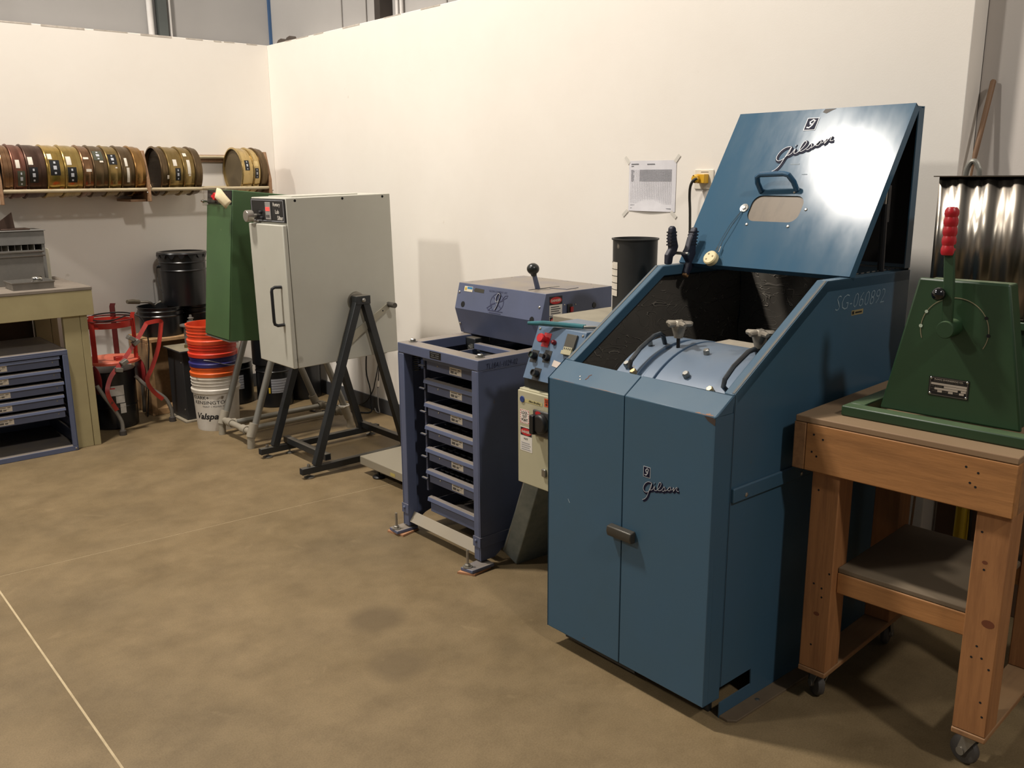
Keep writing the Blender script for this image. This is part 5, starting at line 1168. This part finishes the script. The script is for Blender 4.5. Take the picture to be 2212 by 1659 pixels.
# ------------------------------------------------------------------ sieve rack on the wall
rk = thing('sieve_rack', 'wooden wall rack with pale dowel rails holding brass sieves', 'rack', (0,0,0))
DOW = mat('pale_dowel', (186,172,142), 0.6, col2=(150,134,106), scale=16, stretch=(0.5,6,6))
for x in (1.315, 2.192, 3.062):
    b = B(); b.prism([(6.165,1.450),(6.47,1.450),(6.47,1.770),(6.26,1.770),(6.165,1.60)] if False else [(6.138,1.440),(6.4695,1.440),(6.4695,1.770),(6.20,1.770),(6.138,1.58)], 'x', x, x+0.020); b.build('bracket', RACKW, rk, bev=0.003)
for (xa, xb) in ((1.3355,2.1915),(2.2125,3.0615)):
    B().box(xa, xb, 6.452, 6.4695, 1.70, 1.752).build('back_rail', RACKW, rk, bev=0.002)
    for (yy, zz) in ((6.158,1.519),(6.425,1.522),(6.436,1.735)):
        B().cyl((xa, yy, zz), (xb, yy, zz), 0.0115, n=12).build('dowel_rail', DOW, rk)
for k, yy in enumerate((6.193,)):
    for x in (2.188, 3.084): screw(rk, frame((x, 6.137, 1.50), (1,0,0), (0,0,1)), 0.005, STEEL)
B().box(2.09, 2.191, 6.19, 6.46, 1.440, 1.456).build('corner_block', RACKW, rk, bev=0.002)
def brass(nm, c1, c2, r=0.3): return mat('brass_'+nm, c1, r, 0.85, col2=c2, scale=7, amt=0.9, rvar=0.10, stretch=(3,1,1))
BR = {'red': brass('red', (118,80,66), (94,60,50), 0.42), 'mar': brass('maroon', (84,64,54), (62,46,40), 0.42),
      'gold': brass('gold', (178,150,84), (150,122,64), 0.24), 'gold2': brass('gold2', (170,146,88), (140,116,66), 0.28),
      'cop': brass('copper', (136,104,76), (110,80,58), 0.28), 'brn': brass('brown', (108,90,66), (84,68,50), 0.36),
      'tan': brass('tan', (146,124,78), (120,98,60), 0.32), 'org': brass('orange', (154,118,70), (124,90,52), 0.3), 'pale': brass('pale', (196,172,120), (172,148,98), 0.26)}
SCY, SCZ, SR = 6.294, 1.637, 0.1595
MESHB = mat('sieve_cloth', (92,82,70), 0.5, 0.5, col2=(78,68,58), scale=30)
MESHG = mat('sieve_cloth_fine', (100,86,62), 0.6, 0.2, col2=(86,74,54), scale=10)
def sieve(x0, x1, col, label, face=None, tags=(), grp='brass test sieves on the wall rack'):
    t = thing('test_sieve', label, 'sieve', (x0, SCY, SCZ), 0, grp)
    L_ = x1-x0; r = SR
    p = [(r-0.006,0.0),(r-0.001,-0.0005),(r+0.005,0.002),(r+0.006,0.006),(r+0.002,0.010),(r,0.012),(r,L_*0.62),(r-0.002,L_*0.66),(r-0.002,L_*0.72),(r-0.005,L_*0.74),(r-0.005,L_-0.001),(r-0.007,L_-0.001),(r-0.007,L_*0.6),(r-0.003,L_*0.5),(r-0.003,0.012),(r-0.006,0.0)]
    B().lathe(p, 56, ax='x').build('frame', BR[col], t, ang=40)
    dsc = 0.016 if face == 'fine' else L_*0.55
    b = B(); b.lathe([(0, dsc),(r-0.003, dsc)], 40, ax='x'); b.build('screen', MESHG if face == 'fine' else MESHB, t, smooth=False)
    if face == 'coarse':
        g = B()
        for k in range(-21, 22):
            c = k*0.0068; hw = math.sqrt(max(0, (r-0.005)**2-c*c))
            g.box(L_*0.55-0.0022, L_*0.55-0.001, c-0.0013, c+0.0013, -hw, hw); g.box(L_*0.55-0.0022, L_*0.55-0.001, -hw, hw, c-0.0013, c+0.0013)
        o = g.build('wire_cloth', MESHB, t, smooth=False); o['kind'] = 'stuff'
    for (kind, a, da, u0, u1) in tags:
        # a: height angle above the horizontal facing the room (-y)
        a0, a1 = math.radians(180-a-da/2), math.radians(180-a+da/2)
        m = {'tag': BRASS_TAG, 'olive': mat('olive_tag', (66,68,52), 0.5), 'w': WHITE, 'cream': mat('cream_label', (206,180,124), 0.6)}[kind]
        b = B(); b.lathe([(r+0.0012, L_*u0),(r+0.0012, L_*u1)], 8, ax='x', a0=a0, a1=a1); tg_ = b.build('label', m, t)
        if kind in ('tag', 'olive'):
            for (f0, f1, wq) in ((0.10,0.24,0.1),(0.38,0.62,0.17),(0.78,0.90,0.1)):
                b = B(); b.lathe([(r+0.0018, L_*(u0+(u1-u0)*(0.5-wq))),(r+0.0018, L_*(u0+(u1-u0)*(0.5+wq)))], 4, ax='x', a0=a0+(a1-a0)*f0, a1=a0+(a1-a0)*f1); b.build('label_print', SILV, tg_)
    return t
X = lambda px: 1.389+0.002757*px
sieve(1.3420, X(3)+0.003, 'cop', 'coppery sieve at the far left end of the row, cut by the photo edge')
sieve(X(3)+0.004, X(32), 'red', 'reddish brown sieve leftmost on the rack with a faded olive tag', None, (('olive',-16,34,0.3,0.85),('w',16,18,0.25,0.55)))
sieve(X(32)+0.001, X(72.5), 'mar', 'dark maroon sieve with black tag, left of the two shiny gold ones', None, (('tag',-8,34,0.12,0.55),('w',23,18,0.12,0.36)))
sieve(X(72.5)+0.001, X(110), 'gold', 'shiny gold sieve with black tag high on its side, left of its twin', None, (('tag',8,34,0.2,0.75),('w',34,14,0.15,0.40)))
sieve(X(110)+0.001, X(148.5), 'gold2', 'shiny gold sieve whose black tag sits lower, right of its twin', None, (('tag',-8,34,0.15,0.65),('w',24,20,0.15,0.42)))
sieve(X(148.5)+0.001, X(172), 'cop', 'narrow coppery sieve next to the second shiny gold one', None, (('w',30,5,0.2,0.7),('w',2,6,0.3,0.8)))
sieve(X(172)+0.001, X(204), 'brn', 'dull brown sieve with a silver tag near its top', None, (('olive',38,26,0.15,0.8),('w',22,4,0.5,0.75)))
sieve(X(204)+0.001, X(234), 'tan', 'tan brass sieve with a black tag halfway up', None, (('tag',28,26,0.15,0.75),('w',8,3,0.55,0.7)))
sieve(X(234)+0.001, X(265), 'brn', 'dull brown sieve with two long white labels', None, (('w',21,20,0.3,0.50),('w',-9,34,0.38,0.58)))
sieve(X(265)+0.001, 2.1910, 'org', 'orange brass sieve at the right end of the left row')
sieve(2.288, 2.339, 'brn', 'brown sieve showing its open mesh face, left in the middle group', 'coarse')
sieve(2.340, 2.440, 'tan', 'tan sieve with black tag in the middle group', None, (('tag',-8,30,0.45,0.80),('w',20,16,0.35,0.6),('w',-14,9,-0.12,0.06)))
sieve(2.441, 2.520, 'tan', 'sieve with three white labels in the middle group', None, (('w',42,10,0.2,0.5),('w',10,34,0.35,0.62),('w',-10,4,0.4,0.6)))
sieve(2.521, 2.575, 'brn', 'plain brown sieve at the right end of the middle group')
sieve(2.858, 2.945, 'pale', 'pale gold sieve with fine tan mesh, first of the right group', 'fine', (('tag',14,26,0.3,0.68),))
sieve(2.946, 3.000, 'pale', 'pale gold sieve with a black tag, middle of the right group', None, (('tag',-6,26,0.2,0.7),('cream',18,14,0.2,0.7)))
sieve(3.001, 3.058, 'brn', 'brown sieve at the right end of the right group')

# ------------------------------------------------------------------ notice and outlet on the right wall
nt_ = thing('wall_notice', 'white printed table sheet taped to the long white wall', 'notice', (0,0,0))
MNt = onx(3.2795, 2.896, 1.430)
b = B(MNt); n = 10
GG = [[b.V((0.279*i/n, 0.229*j/6, 0.0015+0.006*max(0, 1-j/1.5)*math.sin(PI*i/n*0.9+0.3)**2)) for i in range(n+1)] for j in range(7)]
for j in range(6):
    for i in range(n): b.face([GG[j][i],GG[j][i+1],GG[j+1][i+1],GG[j+1][i]])
b.build('sheet', PAPER, nt_)
b = B(MNt @ T(0,0,0.0026))
for i in range(24): b.box(0.012+0.0105*i, 0.0126+0.0105*i, 0.035, 0.190, 0.005 if False else 0.0, 0.0002)
for j in range(26): b.box(0.012, 0.255, 0.035+0.006*j, 0.0354+0.006*j, 0.0, 0.0002)
gr = b.build('printed_grid', mat('grid_grey', (176,176,184), 0.8), nt_, smooth=False); gr['kind'] = 'stuff'
b = B(MNt @ T(0,0,0.0029)); random.seed(3)
for j in range(9):
    for i in range(18): b.box(0.066+0.0105*i, 0.0745+0.0105*i, 0.137+0.006*j, 0.1405+0.006*j, 0.0, 0.0002)
for j in range(9): b.box(0.014, 0.026+0.008*random.random(), 0.137+0.006*j, 0.140+0.006*j, 0.0, 0.0002)
pr = b.build('printed_figures', mat('figure_grey', (160,160,166), 0.8), nt_, smooth=False); pr['kind'] = 'stuff'
lines([(0.014,0.212,0.045,0.004),(0.014,0.203,0.015,0.003),(0.110,0.211,0.045,0.004),(0.012,0.026,0.026,0.002),(0.046,0.026,0.016,0.002),(0.105,0.024,0.055,0.003),(0.012,0.012,0.010,0.002),(0.205,0.012,0.05,0.003)], mat('print_dark', (120,120,126), 0.8), nt_, MNt @ T(0,0,0.002), 'printed_text')
TAPE = mat('clear_tape', (218,213,203), 0.4)
for (x, y, a) in ((-0.012,0.232,-50),(0.283,0.236,50),(-0.020,-0.012,42),(0.272,-0.012,-40)):
    b = B(MNt @ T(x, y, 0.0022) @ Matrix.Rotation(math.radians(a), 4, 'Z')); b.box(-0.020,0.020,-0.008,0.008,0,0.0003); b.build('tape', TAPE, nt_, smooth=False)
ol = thing('wall_outlet', 'white wall outlet beside the open blue hood', 'outlet', (0,0,0))
IV = mat('outlet_white', (226,218,202), 0.45)
b = B(onx(3.2797, 2.512, 1.532)); b.box(0,0.10,0,0.085,0,0.006); b.build('cover_plate', IV, ol, bev=0.003)
lines([(0.035,0.072,0.04,0.003)], mat('outlet_print', (90,84,78), 0.6), ol, onx(3.2737, 2.512, 1.532), z0=0)
pgc = thing('yellow_plug', 'yellow plug with black cord in the wall outlet', 'plug', (0,0,0))
YEL = mat('yellow_plug', (216,166,40), 0.4)
b = B(onx(3.2735, 2.497, 1.555)); b.lathe([(0,0.05),(0.016,0.05),(0.019,0.046),(0.019,0.01),(0.016,0.0),(0,0.0)], 8, at=(0.022,0.022,0)); b.box(0.020,0.062,0.003,0.042,0.0,0.032); b.build('plug_body', YEL, pgc, bev=0.002)
for (x, z) in ((0.022,0.036),(0.030,0.008)): screw(pgc, onx(3.2234, 2.497-x+0.004, 1.555+z), 0.003, mat('plug_screw', (90,70,30), 0.5), h=0.001)
b = B(); b.tube(smooth_path([(3.228,2.462,1.578),(3.220,2.476,1.570),(3.222,2.492,1.545),(3.232,2.502,1.50),(3.240,2.502,1.42),(3.245,2.50,1.2),(3.25,2.50,0.6),(3.25,2.50,0.02)]), 0.0062, 8); b.build('cord', mat('cord_dark', (44,42,36), 0.5), pgc)

# ------------------------------------------------------------------ rolling wooden bench on the right
bt = thing('rolling_bench', 'pine and plywood work bench on casters beside the blue mill', 'bench', (2.3023, 1.2106, 0), math.radians(3.107))
YR, YL_ = -0.455, 0.143
bx = lambda n_, m, *a, **k: B().box(*a).build(n_, m, bt, bev=0.003, **k)
bx('bench_top', PLY, -0.018, 0.60, YR, YL_-0.003, 0.8985, 0.917)
bx('front_apron', PINE_Y, -0.018, 0.020, YR, 0.1045, 0.757, 0.898)
bx('side_apron', PINE_X, -0.018, 0.60, 0.105, YL_, 0.757, 0.898)
bx('side_apron', PINE_X, 0.021, 0.60, YR, YR+0.038, 0.757, 0.898)
bx('rear_apron', PINE_Y, 0.562, 0.60, YR+0.039, 0.104, 0.757, 0.898)
for (y0, y1) in ((0.0, 0.085), (YR+0.003, -0.367)):
    bx('leg', PINE_Z, 0.0, 0.088, y0, y1, 0.131, 0.7565)
    bx('leg', PINE_Z, 0.45, 0.538, y0, y1, 0.131, 0.7565)
    bx('skid_board', PINE_X, -0.002, 0.60, y0-0.001, y1+0.001, 0.114, 0.1305)
bx('shelf_rail', PINE_Y, 0.030, 0.068, -0.3665, -0.0005, 0.386, 0.450)
bx('shelf_rail', PINE_Y, 0.462, 0.500, -0.3665, -0.0005, 0.386, 0.450)
SHP = mat('shelf_plywood', (104,88,68), 0.75, col2=(90,76,58), scale=4, dust=(116,104,86), dust_amt=0.6)
bx('shelf', SHP, 0.032, 0.515, -0.3665, -0.0005, 0.4505, 0.466)

# screw holes and knots in the front boards
for k, (y, z) in enumerate(((0.080,0.868),(0.052,0.858),(0.083,0.816),(0.068,0.805),(-0.335,0.868),(-0.365,0.858),(-0.348,0.828),(-0.362,0.820))):
    B(bt and onx(-0.0184, y, z)).disc((0,0,0), (0,0,1), 0.0032, 10).build('screw_hole', DARK, bt, smooth=False)
for (y, z) in ((0.062,0.70),(0.030,0.40),(0.028,0.372),(0.05,0.21),(0.055,0.408),(0.01,0.452),(-0.385,0.70),(-0.40,0.60),(-0.42,0.355),(-0.405,0.385),(-0.44,0.33),(-0.395,0.35),(-0.43,0.23),(-0.438,0.19)):
    B(onx(-0.0004, y, z)).disc((0,0,0), (0,0,1), 0.0032, 10).build('screw_hole', DARK, bt, smooth=False)
KN = mat('wood_knot', (104,54,26), 0.7)
for (y, z, r) in ((0.040,0.315,0.009),(-0.425,0.455,0.016),(-0.40,0.62,0.007)):
    b = B(onx(-0.0003, y, z)); b.poly([(r*1.0*math.cos(t*PI/7), r*0.7*math.sin(t*PI/7), 0) for t in range(14)]); b.build('knot', KN, bt, smooth=False)
def caster(x, y, a=0.4):
    c = B(T(x, y, 0) @ Matrix.Rotation(a, 4, 'Z'))
    c.box(-0.028,0.028,-0.024,0.024,0.108,0.1135); c.cyl((0,0,0.095),(0,0,0.108),0.02,n=16)
    c.prism([(-0.02,0.097),(0.02,0.097),(0.032,0.05),(0.022,0.036),(0.010,0.04)], 'y', -0.020, -0.017); c.prism([(-0.02,0.097),(0.02,0.097),(0.032,0.05),(0.022,0.036),(0.010,0.04)], 'y', 0.017, 0.020)
    c.box(-0.02,0.02,-0.02,0.02,0.093,0.097); o = c.build('caster_fork', ZINC, bt, ang=30)
    wq = B(T(x, y, 0) @ Matrix.Rotation(a, 4, 'Z')); wq.lathe([(0,-0.013),(0.030,-0.013),(0.038,-0.010),(0.041,0),(0.038,0.010),(0.030,0.013),(0,0.013)], 26, at=(0.022,0,0.0415), ax='y'); wq.build('caster_wheel', mat('caster_rubber', (70,66,62), 0.6), o)
    B(T(x, y, 0) @ Matrix.Rotation(a, 4, 'Z')).cyl((0.022,-0.023,0.0415),(0.022,0.023,0.0415),0.012,n=12).build('axle', ZINC, o)
caster(0.070, 0.045, 0.9); caster(0.055, -0.410, 1.3); caster(0.53, 0.04, 0.2); caster(0.53, -0.41, 2.0)

# ------------------------------------------------------------------ green hand press on the bench
pr_ = thing('hand_press', 'green cast hand press with red lever grip on the pine bench', 'press', (2.3023, 1.2106, 0.9175), math.radians(3.107))
Z0 = -0.9175
def pz(z): return z-0.9175
b = B(); b.box(0.060, 0.108, -0.62, 0.042, 0.0, 0.030); b.build('base_bar', DGRN, pr_, bev=0.004)
b = B(); b.box(0.109, 0.42, -0.005, 0.042, 0.0, 0.030); b.build('base_side', DGRN, pr_, bev=0.004)
b = B(); b.box(0.30, 0.34, -0.62, -0.006, 0.0, 0.030); b.build('base_bar', DGRN, pr_, bev=0.004)
b = B(); b.prism([(-0.049,0.0305),(-0.417,0.0305),(-0.350,pz(1.323)),(-0.124,pz(1.324))], 'x', 0.105, 0.117); fp = b.build('front_plate', DGRN, pr_, bev=0.006)
b = B(); b.prism([(-0.060,0.0305),(-0.405,0.0305),(-0.340,pz(1.318)),(-0.134,pz(1.318))], 'x', 0.118, 0.20); b.build('housing', DGRN, pr_, bev=0.004)
MP = onx(0.1045, -0.178, pz(1.008))
pc = lambda y, z: onx(0.1045, y, pz(z))
b = B(pc(-0.2255, 1.200)); b.lathe([(0,0.060),(0.021,0.060),(0.023,0.056),(0.023,0.0),(0,0)], 26); b.build('pivot_hub', DGRN, pr_)
b = B(); b.prism([(-0.213,pz(1.20)),(-0.240,pz(1.20)),(-0.236,pz(1.30)),(-0.224,pz(1.43)),(-0.198,pz(1.43)),(-0.208,pz(1.30))], 'x', 0.052, 0.062); lvr = b.build('lever', DGRN, pr_, bev=0.003)
b = B(); zb, zt_ = pz(1.392), pz(1.510)
prof = [(0.0,0),(0.015,0.0),(0.0175,0.006)]
for k in range(4): prof += [(0.0175,0.016+k*0.024),(0.0150,0.024+k*0.024),(0.0175,0.032+k*0.024)]
prof += [(0.0170,0.112),(0.012,0.120),(0,0.122)]
b.lathe(prof, 20, at=(0.057,-0.209,zb)); b.build('lever_grip', mat('red_grip', (176,26,36), 0.35, spec=0.5), lvr)
b = B(); b.sph((0.040,-0.203,pz(1.292)), 0.0175, 16); b.cyl((0.048,-0.205,pz(1.29)),(0.064,-0.209,pz(1.28)),0.007,n=10); b.build('ball_knob', mat('gloss_black', (14,14,16), 0.12, spec=0.7), lvr)
SCR = mat('scratch_line', (120,112,86), 0.6)
b = B(pc(-0.2275, 1.192)); b.band([(0.086*math.cos(math.radians(a)), 0.086*math.sin(math.radians(a)), 0.0006) for a in range(-28, 205, 6)], 0.0003, 0.0022, (0,0,1)); b.build('travel_mark', SCR, fp, smooth=False)
for (a, m, r) in ((28,DARK,0.0045),(-3,DARK,0.0048),(150,mat('pale_plug', (168,180,160), 0.5),0.0045),(178,mat('pale_plug', (168,180,160), 0.5),0.005)):
    B(pc(-0.2275, 1.192)).disc((0.086*math.cos(math.radians(a)), 0.086*math.sin(math.radians(a)), 0.0012), (0,0,1), r, 12).build('stop_hole', m, fp, smooth=False)
npz = B(onx(0.1047, -0.178, pz(1.010))); npz.box(0,0.103,0,0.052,0,0.0010); npl = npz.build('name_plate', BRASS_TAG, fp, smooth=False)
MQ = onx(0.1037, -0.178, pz(1.010))
BRD = mat('plate_border', (120,114,104), 0.4, 0.5); PAL = mat('plate_pale', (172,160,146), 0.5, 0.2)
lines([(0.003,0.002,0.097,0.0012),(0.003,0.0488,0.097,0.0012),(0.003,0.002,0.0012,0.048),(0.0988,0.002,0.0012,0.048)], BRD, npl, MQ, 'plate_border', z0=0.0002)
lines([(0.006,0.030,0.092,0.0058),(0.040,0.0235,0.058,0.0055),(0.016,0.017,0.060,0.0055),(0.084,0.017,0.013,0.0055),(0.024,0.0105,0.012,0.0055),(0.052,0.0105,0.012,0.0055),(0.080,0.0105,0.012,0.0055)], PAL, npl, MQ, 'blank_field', z0=0.0002)
text('PLOOG ENGINEERING CO.', 0.074, 0.0042, PAL, npl, MQ @ T(0.014, 0.043, 0.0002), bold=0.015)
text('CROWN POINT, INDIANA  46307  U.S.A.', 0.078, 0.0026, BRD, npl, MQ @ T(0.012, 0.0385, 0.0002))
for s_, x, y, w_ in (('CAP. & MODEL', 0.006, 0.0250, 0.030), ('SER. NO.', 0.006, 0.0185, 0.009), ('VOLTS', 0.010, 0.0115, 0.012), ('AMPS', 0.038, 0.0115, 0.012), ('PHASE', 0.066, 0.0115, 0.012)): text(s_, w_, 0.0026, BRD, npl, MQ @ T(x, y, 0.0002))
for (x, y) in ((0.005,0.047),(0.098,0.047),(0.005,0.005),(0.098,0.005)): screw(npl, MQ @ T(x, y, 0.0), 0.0035, CHROME, h=0.002)
# green machine behind with ledge, right edge of view
gm = thing('green_stand', 'dark green steel stand under the shiny hopper behind the press', 'stand', (0,0,0.9185))
b = B(); b.box(2.86, 3.10, 0.60, 1.07, 0.0, 0.225); b.build('body', DGRN, gm, bev=0.004)
b = B(); b.box(2.835, 3.12, 0.58, 1.09, 0.2255, 0.250); b.build('ledge', DGRN, gm, bev=0.003)
b = B(); b.box(2.83, 2.859, 0.60, 1.07, 0.0, 0.03); b.build('foot_rail', DGRN, gm, bev=0.003)
hp2 = thing('steel_hopper', 'shiny stainless sheet hopper standing behind the green press', 'hopper', (0,0,0))
HM = mat('stainless_sheet', (150,143,133), 0.32, 1.0, col2=(120,111,100), scale=5, stretch=(1,6,0.3), rvar=0.08)
b = B(); n = 60; x0, z0, z1 = 2.84, 1.1745, 1.585
def hx(y): return x0+0.0030*math.sin(y*78)+0.0016*math.sin(y*163+1)+0.0010*math.sin(y*251+2)
F = [(b.V((hx(1.250-0.62*i/n), 1.250-0.62*i/n, z0)), b.V((hx(1.252-0.62*i/n)-0.003, 1.250-0.62*i/n, z1))) for i in range(n+1)]
for i in range(n): b.face([F[i][0], F[i+1][0], F[i+1][1], F[i][1]])
b.poly([(x0,1.250,z0),(x0,1.250,z1),(3.12,1.250,z1),(3.12,1.250,z0)]); b.poly([(3.12,1.25,z0),(3.12,1.25,z1),(3.12,0.63,z1),(3.12,0.63,z0)]); b.poly([(x0,0.63,z0),(x0,0.63,z1),(3.12,0.63,z1),(3.12,0.63,z0)])
b.poly([(x0,1.25,z0),(3.12,1.25,z0),(3.12,0.63,z0),(x0,0.63,z0)])
o = b.build('hopper_wall', HM, hp2, ang=60); s_ = o.modifiers.new('t','SOLIDIFY'); s_.thickness = 0.0015
b = B(); b.box(x0-0.018, x0-0.004, 0.62, 1.262, z1, z1+0.003); b.box(x0-0.004, x0+0.012, 0.62, 1.262, z1, z1+0.003); b.build('rim', mat('rim_dark_steel', (90,80,68), 0.4, 0.8), hp2)
b = B(); b.box(3.108, 3.125, 0.62, 1.262, z1, z1+0.003); b.build('rim', STEEL, hp2)
hk = B(); hk.tube(smooth_path([(2.95,1.215,1.20),(2.95,1.221,1.50),(2.95,1.222,1.560),(2.95,1.219,1.605),(2.95,1.209,1.628),(2.95,1.197,1.630),(2.95,1.186,1.614),(2.95,1.180,1.580),(2.95,1.180,1.40),(2.95,1.180,1.20)]), 0.0085, 10)
tag(hk.build('bent_pipe', PIPE), 'bent grey pipe hooked over into the shiny hopper', 'pipe')
pb = B(); pb.tube([(3.374,1.336,1.905),(3.372,1.3365,1.90),(3.31,1.345,1.66),(3.300,1.345,1.62)], [0.007,0.0095,0.0085,0.0045], 12)
pb.tube([(3.301,1.345,1.622),(3.24,1.35,1.30),(3.17,1.36,0.75),(3.12,1.365,0.03)], [0.0045,0.0045,0.0045,0.0045], 8)
tag(pb.build('wooden_pole', mat('pole_wood', (128,96,68), 0.6, col2=(104,76,52), scale=10, stretch=(4,4,0.5))), 'worn wooden tool pole leaning on the wall behind the hopper', 'pole')
ys = B(); ys.prism([(3.20,0.001),(3.23,0.001),(3.23,0.40),(3.22,0.46),(3.20,0.46)] if False else [(3.18,0.001),(3.24,0.001),(3.24,0.47),(3.18,0.47)], 'y', 1.196, 1.232)
yo = thing('yellow_shovel', 'yellow blade with black edge standing behind the bench shelf', 'shovel', (0,0,0))
ys.build('blade', mat('yellow_plastic', (206,172,24), 0.45), yo, bev=0.012)
b = B(); b.tube(smooth_path([(3.21,1.192,0.02),(3.21,1.184,0.20),(3.21,1.184,0.36),(3.21,1.190,0.47)]), 0.005, 8); b.build('edge_trim', BLACK, yo)
bg_ = thing('beige_bucket', 'beige bucket with a black handle under the right end of the bench', 'bucket', (2.96, 0.61, 0.0005))
b = B(); b.lathe([(0,0.0),(0.125,0.0),(0.13,0.004),(0.145,0.30),(0.152,0.302),(0.152,0.325),(0.140,0.325),(0.13,0.02),(0,0.018)], 36); b.build('shell', mat('beige_pail', (176,166,142), 0.5), bg_)
b = B(); b.tube(smooth_path([(0.153*math.cos(a), 0.153*math.sin(a), 0.30-0.10*math.sin((a-3.0)/1.9*PI)) for a in [3.0+1.9*i/10 for i in range(11)]]), 0.004, 6); b.build('bail', BLACK, bg_)

tag(B().box(3.372, 3.388, 0.20, 1.372, 0.0005, 0.86).build('brown_board', mat('dark_board', (96,72,52), 0.7, col2=(78,58,42), scale=4, stretch=(1,1,0.3)), bev=0.002), 'dark brown board leaning on the far wall, seen under the bench', 'board')
